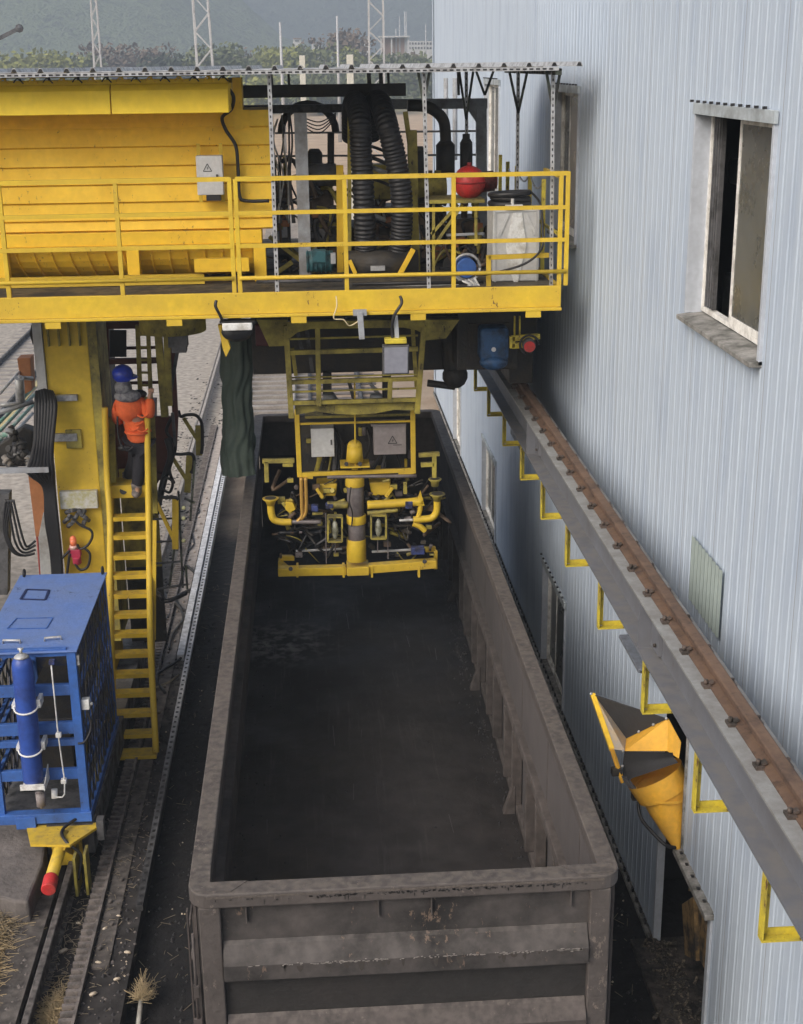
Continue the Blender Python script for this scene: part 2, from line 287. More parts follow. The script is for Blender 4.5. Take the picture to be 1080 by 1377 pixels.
def forest_mat(name, c1, c2, sc):
    m = bpy.data.materials.new(name); m.use_nodes = True; N = m.node_tree.nodes; L = m.node_tree.links
    b = N['Principled BSDF']; b.inputs['Roughness'].default_value = 1; g = N.new('ShaderNodeNewGeometry')
    v = N.new('ShaderNodeTexVoronoi'); v.inputs['Scale'].default_value = sc; dn = N.new('ShaderNodeTexNoise'); dn.inputs['Scale'].default_value = sc*1.5; dn.inputs['Detail'].default_value = 5; L.new(g.outputs['Position'], dn.inputs[0]); dm = N.new('ShaderNodeVectorMath'); dm.operation = 'MULTIPLY_ADD'; L.new(dn.outputs['Color'], dm.inputs[0]); dm.inputs[1].default_value = (14,14,14); L.new(g.outputs['Position'], dm.inputs[2]); L.new(dm.outputs[0], v.inputs[0])
    n = N.new('ShaderNodeTexNoise'); n.inputs['Scale'].default_value = sc*.25; n.inputs['Detail'].default_value = 9; L.new(g.outputs['Position'], n.inputs[0])
    ad = N.new('ShaderNodeMath'); ad.operation = 'ADD'; L.new(v.outputs['Distance'], ad.inputs[0]); L.new(n.outputs[0], ad.inputs[1])
    r = N.new('ShaderNodeValToRGB'); r.color_ramp.elements[0].position = .45; r.color_ramp.elements[1].position = 1.15 if False else 1.0
    r.color_ramp.elements[0].color = (*c2,1); r.color_ramp.elements[1].color = (*c1,1); L.new(ad.outputs[0], r.inputs[0]); L.new(r.outputs[0], b.inputs['Base Color'])
    bp = N.new('ShaderNodeBump'); bp.inputs['Strength'].default_value = 1; bp.inputs['Distance'].default_value = 4; bp.invert = True; L.new(v.outputs['Distance'], bp.inputs['Height']); L.new(bp.outputs[0], b.inputs['Normal'])
    return m
FN = forest_mat('near_hill_forest', (.20,.25,.12), (.012,.028,.017), .2)
FF = forest_mat('far_hill_forest', (.10,.13,.10), (.02,.035,.03), .15)
hills('hill', [(-440,150),(-260,140),(-120,104),(-72,78),(-36,46),(-12,26),(50,12),(170,0)], 700, 270, FN, 3, 2.4)
hills('mountain', [(-450,150),(-300,150),(0,140),(300,150),(450,150)], 990, 290, FF, 5, 5)

# ---------------------------------------------------------------- warehouse
WX = 3.4
wh = thing('warehouse', 'tall shed clad in pale blue corrugated sheet along the right side of the track', 'building', (WX+.1, 20, 0))
YA, YB, PITCHW = 2.0, 37.8, .2
# openings: y0, y1, z0, z1
OPEN = [(10.13,12.2,6.74,8.5),(17.6,19.2,6.70,8.56),(24.9,26.9,6.70,8.56),(10.4,12.2,-.1,1.62),(17.6,19.4,.1,1.72),(24.9,26.9,.1,1.68),(31.0,32.6,.1,1.7),(11.42,12.2,1.62,2.95)]
def wall_sheet():
    m = MB(); y = YA; prof = []
    D = .006
    while y < YB-1e-6:
        for q, x in ((0,0),(.02,0),(.03,-D*.35),(.05,-D*.35),(.06,0),(.085,0),(.100,-D),(.130,-D),(.145,0)):
            prof.append((y+q, x))
        y += PITCHW
    prof.append((YB, 0))
    for o in OPEN: prof += [(o[0], None), (o[1], None)]
    prof.sort(key=lambda a: a[0]); P2 = []
    for i, (yy, x) in enumerate(prof):
        if x is None:
            x = next((p[1] for p in reversed(prof[:i]) if p[1] is not None), 0)
        P2.append((yy, x))
    for (ya, xa), (yb, xb) in zip(P2, P2[1:]):
        if yb-ya < 1e-6: continue
        yc = (ya+yb)/2; cuts = sorted([(o[2]-(.06 if o[2] > 0 and o[2] != 1.62 else 0), o[3]) for o in OPEN if o[0] < yc < o[1]]); z = -.1
        rng = []
        for c0, c1 in cuts:
            if c0 > z: rng.append((z, c0))
            z = c1
        rng.append((z, 14.0))
        for z0, z1 in rng: m.quad((WX+xa,ya,z0),(WX+xa,ya,z1),(WX+xb,yb,z1),(WX+xb,yb,z0))
    m.quad((WX,YB,-.1),(WX,YB,14),(WX+26,YB,14),(WX+26,YB,-.1))
    m.quad((WX+26,YA,-.1),(WX+26,YB,-.1),(WX+26,YB,14),(WX+26,YA,14))
    m.quad((WX,YA,-.1),(WX+26,YA,-.1),(WX+26,YA,14),(WX,YA,14))
    m.quad((WX,YA,14),(WX+26,YA,14),(WX+26,YB,14),(WX,YB,14))
    return m
def wall_mat():
    m = WALLM; N = m.node_tree.nodes; L = m.node_tree.links; b = N['Principled BSDF']
    g = N.new('ShaderNodeTexCoord'); sp = N.new('ShaderNodeSeparateXYZ'); L.new(g.outputs['Object'], sp.inputs[0])
    md = N.new('ShaderNodeMath'); md.operation = 'FLOORED_MODULO'; md.inputs[1].default_value = 1.0; L.new(sp.outputs[1], md.inputs[0])
    lt = N.new('ShaderNodeMath'); lt.operation = 'LESS_THAN'; lt.inputs[1].default_value = .014; L.new(md.outputs[0], lt.inputs[0])
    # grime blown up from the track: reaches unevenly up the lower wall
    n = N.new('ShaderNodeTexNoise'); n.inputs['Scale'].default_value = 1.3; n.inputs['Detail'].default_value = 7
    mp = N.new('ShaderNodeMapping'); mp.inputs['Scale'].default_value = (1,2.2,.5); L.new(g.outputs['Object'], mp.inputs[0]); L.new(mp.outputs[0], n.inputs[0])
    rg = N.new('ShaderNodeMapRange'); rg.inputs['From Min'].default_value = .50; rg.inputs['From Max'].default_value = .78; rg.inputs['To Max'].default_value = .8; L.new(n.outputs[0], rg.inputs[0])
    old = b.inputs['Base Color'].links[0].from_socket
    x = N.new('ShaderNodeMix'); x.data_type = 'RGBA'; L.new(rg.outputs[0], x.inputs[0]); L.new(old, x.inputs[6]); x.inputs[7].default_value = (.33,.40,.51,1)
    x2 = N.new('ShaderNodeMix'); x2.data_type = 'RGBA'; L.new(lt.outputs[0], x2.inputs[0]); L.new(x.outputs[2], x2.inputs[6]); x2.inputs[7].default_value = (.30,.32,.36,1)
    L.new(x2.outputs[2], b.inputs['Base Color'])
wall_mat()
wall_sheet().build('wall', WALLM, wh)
GLASS = mat('dusty_dark_glass', (.06,.065,.065), .18, dirt=(.15,.155,.145), dscale=1.5, damt=.5, gap=.4)
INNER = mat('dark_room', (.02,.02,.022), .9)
PVC = mat('aged_white_frame', (.85,.84,.80), .45, dirt=(.50,.48,.44), dscale=5, damt=.35)
RAISE = .0
def window(o, depth=.24, open_left=True):
    y0, y1, z0, z1 = o; X = WX
    w = MB()   # reveal frame lining
    w.box((X-.03,y1-.0,z0-.02),(X+depth,y1+.03,z1)); w.box((X-.03,y0-.05,z0-.06),(X+depth,y0,z1+.04))
    w.box((X-.028,y0-.045,z1),(X+depth-.002,y1+.028,z1+.03)); fr = w.build('window', TRIMW, wh, bevel=.003)
    l = MB(); l.box((X-.045,y0-.07,z1-.05),(X-.012,y1+.03,z1+.045)); l.build('lintel', TRIMM, fr, bevel=.003)
    s = MB(); s.prism([(X-.10,y0-.05,z0-.075),(X-.10,y0-.05,z0-.035),(X+.22,y0-.05,z0-.003),(X+.22,y0-.05,z0-.075)], (0,y1-y0+.08,0)); s.build('sill', SILLM, fr, bevel=.004)
    xi = X+depth-.06; f = MB(); t = .045
    for a, b2 in (((y0,z0),(y1,z0+t)),((y0,z1-t),(y1,z1)),((y0,z0+t),(y0+t,z1-t)),((y1-t,z0+t),(y1,z1-t))):
        f.box((xi,a[0]+.001,a[1]+.001),(xi+.06,b2[0]-.001,b2[1]-.001))
    f.build('frame', PVC, fr)
    ym = (y0+y1)/2
    def sash(ya, yb, xs, frosted=True):
        g = MB(); t = .05
        for a, b2 in (((ya,z0+.046),(yb,z0+.1)),((ya,z1-.1),(yb,z1-.046)),((ya,z0+.1),(ya+t,z1-.1)),((yb-t,z0+.1),(yb,z1-.1))):
            g.box((xs,a[0],a[1]),(xs+.025,b2[0],b2[1]))
        sg = g.build('sash', PVC, fr)
        p = MB(); p.box((xs+.008,ya+t,z0+.1),(xs+.014,yb-t,z1-.1)); return sg, p
    sg, p = sash(y0+.046, ym+.20, xi+.002); p.build('pane', GLASS, sg if False else fr)
    if not open_left:
        sg, p = sash(ym-.03, y1-.046, xi+.03); p.build('pane', GLASS, fr)
    else:
        sg, p = sash(y0+.12, ym+.24, xi+.03); p.build('pane', GLASS, fr)
    # tracks at far end
    k = MB()
    for q in (.06,.13,.2,.27): k.box((xi+.012, y1-q-.035, z0+.05),(xi+.05, y1-q, z1-.05))
    if open_left: k.build('track', DGREY, fr)
    # room behind
    r = MB(); r.quad((X+2.2,y0-1,z0-1),(X+2.2,y1+2,z0-1),(X+2.2,y1+2,z1+1),(X+2.2,y0-1,z1+1))
    return fr
for i, o in enumerate(OPEN):
    if i in (3, 7): continue
    window(o, .12 if i else .175, open_left=(i == 0))
# room seen through the open upper window
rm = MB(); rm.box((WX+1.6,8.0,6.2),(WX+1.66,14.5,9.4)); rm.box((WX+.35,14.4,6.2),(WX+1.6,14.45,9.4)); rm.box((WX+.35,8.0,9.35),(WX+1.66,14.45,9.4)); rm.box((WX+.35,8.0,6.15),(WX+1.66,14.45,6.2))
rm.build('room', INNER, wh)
p = at(990,232,X=WX+.8); p2 = at(984,388,X=WX+.8); fx = MB(); fx.box((WX+.8,p.y-.25,p.z-.12),(WX+1.3,p.y+.25,p.z+.12)); fx.build('indoor_cabinet', BOXW, wh, bevel=.02); fx = MB(); fx.box((WX+.8,p2.y-.3,p2.z-.3),(WX+1.3,p2.y+.3,p2.z+.12)); fx.build('indoor_cabinet', BOXW, wh, bevel=.02)
# ground floor doorway
y0,y1,z0,z1 = OPEN[3]
dw = MB(); dw.box((WX-.03,y0-.08,-.1),(WX+.06,y0,z1+.02)); dwo = dw.build('doorway', TRIMW, wh, bevel=.003)
dw = MB(); dw.box((WX-.02,y1,-.1),(WX+.06,y1+.05,z1+.02)); dw.build('jamb', TRIMW, dwo, bevel=.003)
l = MB(); l.box((WX-.09,y0-.1,z1-.005),(WX+.06,11.419,z1+.05)); l.box((WX-.02,11.38,z1+.051),(WX+.05,11.419,2.97)); l.build('lintel', SILLM, dwo, bevel=.003)
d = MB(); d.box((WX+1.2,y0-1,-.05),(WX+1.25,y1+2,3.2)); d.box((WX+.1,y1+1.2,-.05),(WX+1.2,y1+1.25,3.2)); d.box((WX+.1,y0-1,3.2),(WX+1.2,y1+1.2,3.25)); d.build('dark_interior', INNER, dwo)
PLK = mat('old_plank',(.30,.19,.07),.8,dirt=(.05,.04,.03),dscale=5,damt=.5)
for pq in (((917,1216),(932,1206),(936,1292),(921,1284)),((938,1214),(949,1232),(948,1304),(941,1290)),((926,1150),(936,1170),(936,1200),(926,1198))):
    iw = MB(); iw.prism([at(a_,b__,X=WX+.16) for a_,b__ in pq],(.04,0,0)); iw.build('plank', PLK, dwo)
# corner and base trims
t = MB(); t.box((WX-.035,YB-.25,-.1),(WX-.024,YB+.02,14)); t.box((WX-.035,YB+.001,-.1),(WX+.2,YB+.02,14)); t.build('corner_trim', WALLM, wh)
t = MB()
t.box((WX-.06,y1+.06,.02),(WX-.001,YB,.07)); t.box((WX-.06,YA,.02),(WX-.001,y0-.09,.07)); t.build('base_flashing', SILLM, wh)
# black strips and blocks added as the shade inside the rib gaps
t = MB(); y = YA
t.box((WX-.024,y1+.06,.0712),(WX-.0225,YB,.1)); t.box((WX-.024,YA,.0712),(WX-.0225,y0-.09,.1))
while y < YB:
    if not (y0-.1 < y < y1+.05): t.box((WX-.045,y+.085,.071),(WX-.0225,y+.13,.115))
    y += PITCHW
for o in OPEN[:4]+OPEN[4:5]:
    y = YA
    while y < YB:
        if o[0]-.02 < y < o[1]: t.box((WX-.05,y+.094,o[3]+.046+(.006 if o is OPEN[3] else 0)),(WX-.0225,y+.126,o[3]+.066))
        y += PITCHW
t.build('rib_gap_shade', BLK, wh, kind='stuff')
# greenish translucent patch sheet
def ztop(py): return py
PG = mat('green_fibreglass_sheet', (.32,.38,.36), .45, dirt=(.24,.29,.28), dscale=2, damt=.5, streak=True, gap=.4)
a = at(935,718,X=WX); b_ = at(977,762,X=WX)
pm = MB(); ya, yb = b_.y, a.y; n = int((yb-ya)/.1); 
for i in range(n*2):
    q0 = ya+(yb-ya)*i/(n*2); q1 = ya+(yb-ya)*(i+1)/(n*2); x0 = WX-.030-(.012 if i%2 else 0); x1 = WX-.030-(.012 if (i+1)%2 else 0)
    pm.quad((x0,q0,4.2),(x0,q0,a.z),(x1,q1,a.z),(x1,q1,4.2))
pm.build('patch_sheet', PG, wh)

# ---------------------------------------------------------------- crane runway girder on the wall
G0, G1 = 4.0, 36.0; XL, XR = 2.75, 3.09; ZB, ZT = 3.98, 4.46
g = thing('runway_girder', 'long grey steel beam on yellow brackets running along the shed wall', 'girder', ((XL+XR)/2, 20, ZB))
m = MB(); m.box((XL,G0,ZB),(XR,G1,ZB+.02)); m.box((2.905,G0,ZB+.02),(2.935,G1,ZT-.02)); m.build('web', GIRD, g)
m = MB(); m.box((XL,G0,ZT-.02),(XR,G1,ZT)); m.build('top_flange', GIRDL, g)
for y in (10.95, 17.3):
    m = MB(); m.box((XL+.005,y-.02,ZB+.0205),(2.904,y+.0,ZT-.0205)); m.box((2.87,y-.28,ZB+.05),(2.904,y+.28,ZT-.05)); o = m.build('splice_plate', GIRD, g)
    m = MB()
    for yy in (-.2,.2):
        for zz in (.12,.32): m.cyl((2.868,y+yy,ZB+zz),(2.845,y+yy,ZB+zz),.018,n=6)
    m.build('bolt', CLIPM, o)
rl = thing('crane_rail', 'brown rusty rail with a row of clips on top of the grey wall girder', 'rail', (2.93, 20, ZT))
def railprof(mb, x, y0, y1, z, h=.13, w=.11, hw=.066):
    p = [(-w/2,0),(w/2,0),(w/2,.012),(.012,.028),(.012,h-.04),(hw/2,h-.03),(hw/2,h-.006),(hw/2-.008,h),(-hw/2+.008,h),(-hw/2,h-.006),(-hw/2,h-.03),(-.012,h-.04),(-.012,.028),(-w/2,.012)]
    mb.prism([(x+a,y0,z+b) for a, b in p], (0,y1-y0,0))
m = MB(); railprof(m, 2.935, G0, G1, ZT+.001, .13, .15, .09); m.build('rail', RAILM, rl)
y = G0+.2; i = 0
while y < G1:
    for sx in (-1, 1):
        x = 2.935+sx*.095
        m = MB(); m.box((x-.03,y-.045,ZT+.001),(x+.03,y+.045,ZT+.022)); m.beam((x+.015,y,ZT+.03),(x-sx*.05,y+.0,ZT+.045),.05,.014); m.cyl((x+sx*.005,y,ZT+.02),(x+sx*.005,y,ZT+.06),.016,n=6)
        if y < 26: m.build('rail_clip', CLIPM, rl)
    y += .62; i += 1
# yellow wall brackets
ys = [7.4-.0, 9.01, 10.67, 12.56, 14.36, 16.05, 17.75, 19.5, 21.3, 23.1, 25.0]
names = ['bracket nearest the camera at the lower right','bracket just right of the yellow chute funnel','bracket directly above the yellow chute mouth','bracket above the dark junction box and doorway','bracket beside the middle lower window','bracket over the plain wall between lower windows','bracket sixth up the girder, near its first splice','bracket beside the far lower window top','bracket just below the blue motor','dark bracket under the gantry wheel','farthest bracket under the platform']
for i, y in enumerate(ys):
    b = thing('wall_bracket', ('yellow painted L-shaped steel ' if i < 9 else 'shaded yellow L-shaped steel ')+names[i], 'bracket', (3.0, y, 3.5), 'yellow brackets carrying the runway girder')
    m = MB(); m.box((XL-.0,y-.03,3.52),(XL+.012,y+.05,ZB-.001)); m.box((XL+.012,y+.038,3.52),(XL+.06,y+.05,ZB-.001)); m.build('hanger', YELL, b)
    m = MB(); m.box((XL,y-.03,3.50),(WX-.02,y+.05,3.512)); m.box((XL+.062,y+.038,3.5125),(WX-.02,y+.05,3.56)); m.build('arm', YELL, b)
    m = MB(); m.box((WX-.036,y-.08,3.40),(WX-.0225,y+.10,3.70)); m.build('wall_plate', YELL, b)
# junction box and dark vent behind girder
jb = thing('junction_box', 'grey metal box fixed to the pale wall under the girder, above the chute', 'box', at(850,880,X=3.3))
p = at(836,853,X=3.2); q = at(862,905,X=3.2)
JBM = mat('blue_grey_box', (.15,.165,.195), .5, dirt=(.10,.105,.12), dscale=4, damt=.4)
m = MB(); m.box((3.17,q.y,q.z+.0),(3.378,p.y,p.z)); m.build('case', JBM, jb, bevel=.006)
m = MB(); m.box((3.19,q.y-.03,q.z+.01),(3.377,q.y-.001,p.z-.02)); m.build('end_cover', BLK, jb)
m = MB(); m.box((3.33,q.y-.62,q.z+.04),(3.384,q.y-.031,p.z-.1)); m.build('back_plate', BLK, jb)
jc = thing('junction_box', 'small grey metal box on the wall under the girder splice, beside the far lower window', 'box', at(700,590,X=3.3))
p = at(689,575,X=3.2); q = at(704,610,X=3.2)
m = MB(); m.box((3.17,q.y,q.z),(3.378,p.y,p.z)); m.build('case', JBM, jc, bevel=.01)
m = MB(); m.box((3.379,q.y-.3,q.z-.02),(3.385,q.y-.001,p.z-.03)); m.build('back_plate', BLK, jc)
# drain strip / coal ledge along wall
m = MB(); m.box((2.75,2,.0),(3.30,34,.03)); 
# ---------------------------------------------------------------- open goods wagon
WL, WR, WF, WB, WZ = -1.055, 2.185, 8.82, 23.5, 3.10
wg = thing('goods_wagon', 'long open-top brown steel coal wagon, empty, standing on the track beside the shed', 'railway wagon', ((WL+WR)/2, 16, 0))
FZ = 1.05
NEARBLK = mat('near_black_steel', (.026,.023,.022), .6, dirt=(.012,.012,.012), dscale=3, damt=.5, bump=.4, gap=.3)
def rrect(x0,x1,y0,y1,r,n=6):
    out = []
    for cx, cy, a0 in ((x1-r,y0+r,-90),(x1-r,y1-r,0),(x0+r,y1-r,90),(x0+r,y0+r,180)):
        for k in range(n+1):
            a = R(a0+90*k/n); out.append((cx+r*math.cos(a), cy+r*math.sin(a)))
    return out
o_ = rrect(WL,WR,WF,WB,.16); i_ = rrect(WL+.155,WR-.155,WF+.17,WB-.16,.04); n = len(o_); m = MB()
for zt, zb in ((WZ, WZ-.12),):
    vs = [(x,y,zt) for x,y in o_]+[(x,y,zt) for x,y in i_]+[(x,y,zb) for x,y in o_]+[(x,y,zb) for x,y in i_]
    fs = []
    for k in range(n):
        j = (k+1)%n; fs += [(k,j,n+j,n+k),(2*n+k,3*n+k,3*n+j,2*n+j),(k,2*n+k,2*n+j,j),(n+k,n+j,3*n+j,3*n+k)]
    m.add(vs, fs)
rim = m.build('top_rim', WAGR, wg, bevel=.012)
# corner weld plates
m = MB()
for sx, x in ((1, WL+.02), (-1, WR-.02)):
    m = MB(); m.prism([(x+sx*.04,WF+.05,WZ+.001),(x+sx*.3,WF+.03,WZ+.001),(x+sx*.42,WF+.165,WZ+.001),(x+sx*.14,WF+.165,WZ+.001),(x+sx*.13,WF+.4,WZ+.001),(x+sx*.005,WF+.4,WZ+.001)],(0,0,.004)); m.build('corner_plate', WAGR, rim)
# floor
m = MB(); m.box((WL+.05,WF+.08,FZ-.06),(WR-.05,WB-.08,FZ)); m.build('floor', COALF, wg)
m = MB()
yy = WF+.6; rnd = random.Random(4)
while yy < WB-.4:
    yy += 1.32
m.box((.56,WF+.2,FZ+.0006),(.568,WB-.2,FZ+.0065))
m.build('floor_seam', COALF, wg)
# side walls
m = MB(); m.box((WL+.03,WF+.1,FZ),(WL+.05,WB-.1,WZ-.12)); m.build('side_wall', WAGI, wg)
m = MB(); m.box((WR-.05,WF+.1,FZ),(WR-.03,WB-.1,WZ-.12)); m.build('side_wall', WAGI, wg)
# inside right: smooth upper panel, horizontal rail, door recesses and stanchions
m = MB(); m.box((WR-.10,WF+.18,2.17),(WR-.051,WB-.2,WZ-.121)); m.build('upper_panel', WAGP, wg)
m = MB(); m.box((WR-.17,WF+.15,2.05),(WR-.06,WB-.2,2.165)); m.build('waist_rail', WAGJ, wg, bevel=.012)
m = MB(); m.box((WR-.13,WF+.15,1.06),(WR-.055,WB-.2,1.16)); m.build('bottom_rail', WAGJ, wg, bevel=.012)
m = MB()
y = WF+.35; k = 0
while y < WB-.4:
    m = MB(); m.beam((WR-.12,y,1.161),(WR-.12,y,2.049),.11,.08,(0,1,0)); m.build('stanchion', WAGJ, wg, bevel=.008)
    if k%4 == 1: m = MB(); m.prism([(WR-.135,y-.05,FZ+.001),(WR-.27,y-.05,FZ+.001),(WR-.165,y-.05,FZ+.32),(WR-.135,y-.05,FZ+.35)],(0,.1,0)); m.build('foot_gusset', WAGJ, wg, bevel=.006)
    y += .62 if k%2 else .95; k += 1
y = WF+.55; k = 0
while y < WB-.9:
    m = MB(); m.box((WR-.085,y,1.2),(WR-.0515,y+.55,2.0)); m.build('side_door', WAGP, wg, bevel=.01); y += 1.57
# vertical weld seams and dents on the upper panel, scrape marks on the floor
y = WF+1.1
while y < WB-1: m = MB(); m.box((WR-.104,y,2.18),(WR-.1,y+.014,WZ-.125)); m.build('weld_seam', WAGJ, wg); y += 1.57
rnd = random.Random(77); m = MB()
for _ in range(900):
    sd_ = rnd.random(); x = WR-.15-abs(rnd.gauss(0,.12)) if sd_ < .55 else (WL+.08+abs(rnd.gauss(0,.15)) if sd_ < .8 else rnd.uniform(WL+.1,WR-.2)); y = rnd.uniform(WF+.3,WB-1); s = rnd.uniform(.004,.02)
    m.add([(x-s,y,FZ),(x,y-s*1.2,FZ),(x+s*.8,y,FZ),(x,y+s,FZ),(x,y,FZ+s)],[(0,1,4),(1,2,4),(2,3,4),(3,0,4)])
m.build('coal_residue', mat('coal_bits',(.022,.021,.022),.4), wg, kind='stuff')
m = MB()
for _ in range(14):
    x = rnd.uniform(WL+.3,WR-.4); y = rnd.uniform(WF+2.5,WB-3.5); l = rnd.uniform(.1,.6); m.beam((x,y,FZ+.0022),(x+rnd.uniform(-.02,.02),y+l,FZ+.0022),rnd.uniform(.002,.006),.002)
m.build('scrape_mark', mat('bright_scrape',(.075,.07,.068),.5), wg, kind='stuff')
# inside left ribs (grazing)
m = MB(); m.box((WL+.051,WF+.2,2.05),(WL+.13,WB-.2,2.16)); m.build('waist_rail', WAGI, wg)
# end walls
for y, mm in ((WF+.07, WAGE), (WB-.1, WAGI)):
    m = MB(); m.box((WL+.06,y,2.37),(WR-.06,y+.03,WZ-.121)); m.build('end_wall', mm, wg); m = MB(); m.box((WL+.06,y,.95),(WR-.06,y+.03,2.3695)); m.build('lower_end_wall', NEARBLK, wg)  # lower end wall near-black, upper part lighter
m = MB()
for x in (WL+.17, WR-.17):
    pass
m = MB(); m.beam((WL+.155,WF+.075,.35),(WL+.155,WF+.075,WZ-.12),.16,.12,(0,1,0)); m.build('corner_post', WAGR, wg, bevel=.012)
m = MB(); m.beam((WR-.155,WF+.075,.35),(WR-.155,WF+.075,WZ-.12),.16,.12,(0,1,0))
m.build('corner_post', WAGR, wg, bevel=.012)
def zrib(za, zb, out=.10):
    m = MB(); x0, x1 = WL+.24, WR-.24
    m.prism([(x0,WF+.068,za),(x0,WF+.068-out*.25,za-.03),(x0,WF+.068-out,za-(za-zb)*.55),(x0,WF+.068-out,zb),(x0,WF+.068,zb)],(x1-x0,0,0)); return m
zrib(2.66,2.36).build('end_rib', WAGE, wg, bevel=.006)
zrib(2.00,1.72).build('end_rib', WAG, wg, bevel=.006)
zrib(1.35,1.05).build('end_rib', WAG, wg, bevel=.006)
m = MB()
for x in (WL+.42,.35,.75,WR-.38): m = MB(); m.box((x,WF+.03,WZ-.30+.02),(x+.008,WF+.068,WZ-.121)); m.build('gusset', WAGR, wg)
# weathered lip under rim
m = MB(); m.box((WL+.14,WF-.004,WZ-.035),(WR-.14,WF+.012,WZ-.02)); m.build('weld_bead', mat('rough_weld',(.10,.085,.075),.8,bump=.8,bscale=40), rim)
# flaked paint under the rim, drips and pale scuffs along the upper end rib
rnd = random.Random(17)
def fleck(mb, x, y, z, w, h):
    n = rnd.randint(5,7); mb.prism([(x+w*math.cos(6.283*i/n)*rnd.uniform(.5,1), y, z+h*math.sin(6.283*i/n)*rnd.uniform(.5,1)) for i in range(n)],(0,.002,0))
m = MB()
for _ in range(150):
    x = rnd.uniform(WL+.9,WR-.3) if rnd.random() < .8 else rnd.uniform(WL+.2,WR-.15); fleck(m, x, WF-.0035, WZ-.045-abs(rnd.gauss(0,.008)), rnd.uniform(.005,.02), rnd.uniform(.004,.014))
for _ in range(10): x = rnd.uniform(WL+.4,WR-.3); fleck(m, x, WF-.0035, WZ-.07, .005, rnd.uniform(.02,.035))
m.build('flaked_paint', mat('flaked_black',(.02,.018,.018),.7), wg, kind='stuff')
m = MB()
for _ in range(20):
    x = rnd.uniform(WL+.3,WR-.3); h = abs(rnd.gauss(0,.05))+.015; w = rnd.uniform(.006,.03); z0 = 2.49-rnd.random()*.02; h = min(h,.11)
    m.prism([(x-w,WF-.0345,z0),(x+w,WF-.0345,z0),(x+w*.6,WF-.0345,z0-h*.7),(x,WF-.0345,z0-h),(x-w*.7,WF-.0345,z0-h*.6)],(0,.002,0))
m.build('drip_stain', mat('dark_drip',(.042,.037,.034),.75,dirt=(.05,.04,.035),dscale=14,damt=.4), wg, kind='stuff')
m = MB()
for _ in range(190):
    x = rnd.choice((rnd.gauss(.1,.35),rnd.gauss(1.2,.4),rnd.gauss(1.85,.08))); x = min(max(x,WL+.3),WR-.3); fleck(m, x, WF-.0365, 2.493+rnd.gauss(0,.006), rnd.uniform(.005,.022), rnd.uniform(.003,.007))
m.build('pale_scuff', mat('pale_scuff',(.24,.22,.205),.8), wg, kind='stuff')
# outside left: ladder and side posts
ld = MB(); x = WL+.01
for z in (1.0,1.35,1.7,2.05,2.4,2.7): ld.tube([(x-.03,WF+.14,z),(x-.03,WF+.5,z)],.011,6)
ld.beam((x-.03,WF+.13,.7),(x-.03,WF+.13,2.9),.012,.05); ld.beam((x-.03,WF+.5,.7),(x-.03,WF+.5,2.9),.012,.05); ld.build('side_ladder', WAG, wg)
m = MB(); y = WF+.8
while y < WB:
    for xa_, xb_ in ((WL,WL+.03),(WR-.03,WR)): m = MB(); m.box((xa_,y,.9),(xb_,y+.12,WZ-.121)); m.build('side_post', WAG, wg)
    y += 1.45
m = MB(); m.tube([(WL+.02,WF+.04,2.75),(WL+.02,WF+.035,1.9)],.012,6); m.box((WL-.01,WF+.02,1.2),(WL+.05,WF+.045,2.0)); m.box((WL-.0,WF+.015,2.2),(WL+.04,WF+.05,2.3)); m.build('hand_brake_rod', WAG, wg)
# headstock, buffers coupling and underframe
m = MB(); m.box((WL+.1,WF+.0,.78),(WR-.1,WF+.3,1.04)); m.box((WL+.9,WF+.3,.75),(WR-.9,WB-.3,.98)); m.box((WL+.1,WB-.3,.78),(WR-.1,WB,1.04)); m.build('underframe', WAG, wg)
m = MB(); m.box((.42,WF-.28,.72),(.72,WF+.0,.98)); m.beam((.45,WF-.28,.85),(.30,WF-.5,.85),.12,.22); m.beam((.7,WF-.28,.85),(.78,WF-.42,.85),.1,.22); m.build('coupler', DGREY, wg)
for ym in (WF+1.9, WB-1.9):
    b = MB(); b.box((-.35,ym-1.1,.45),(-.2,ym+1.1,.7)); b.box((1.35,ym-1.1,.45),(1.5,ym+1.1,.7)); b.box((-.3,ym-.2,.45),(1.45,ym+.2,.7)); bo = b.build('bogie', DGREY, wg)
    for yw in (ym-.875, ym+.875):
        w = MB(); w.cyl((-.18,yw,.60),(-.05,yw,.60),.42,n=28); w.cyl((1.2,yw,.6),(1.33,yw,.6),.42,n=28); w.cyl((-.1,yw,.6),(1.25,yw,.6),.08); w.build('wheelset', DGREY, bo)
# track under the wagon
tk = thing('railway_track', 'coal-blackened track under the brown wagon', 'railway track', (.57, 20, 0))
m = MB(); railprof(m, -.14, 2, 60, .03, .15,.14,.07); m.build('rail', DGREY, tk)
m = MB(); railprof(m, 1.28, 2, 60, .03, .15,.14,.07); m.build('rail', DGREY, tk)
m = MB(); y = 2
while y < 60: m.box((-.65,y,.0),(1.8,y+.22,.03)); y += .6
m.build('sleeper', SLAB, tk, kind='stuff')
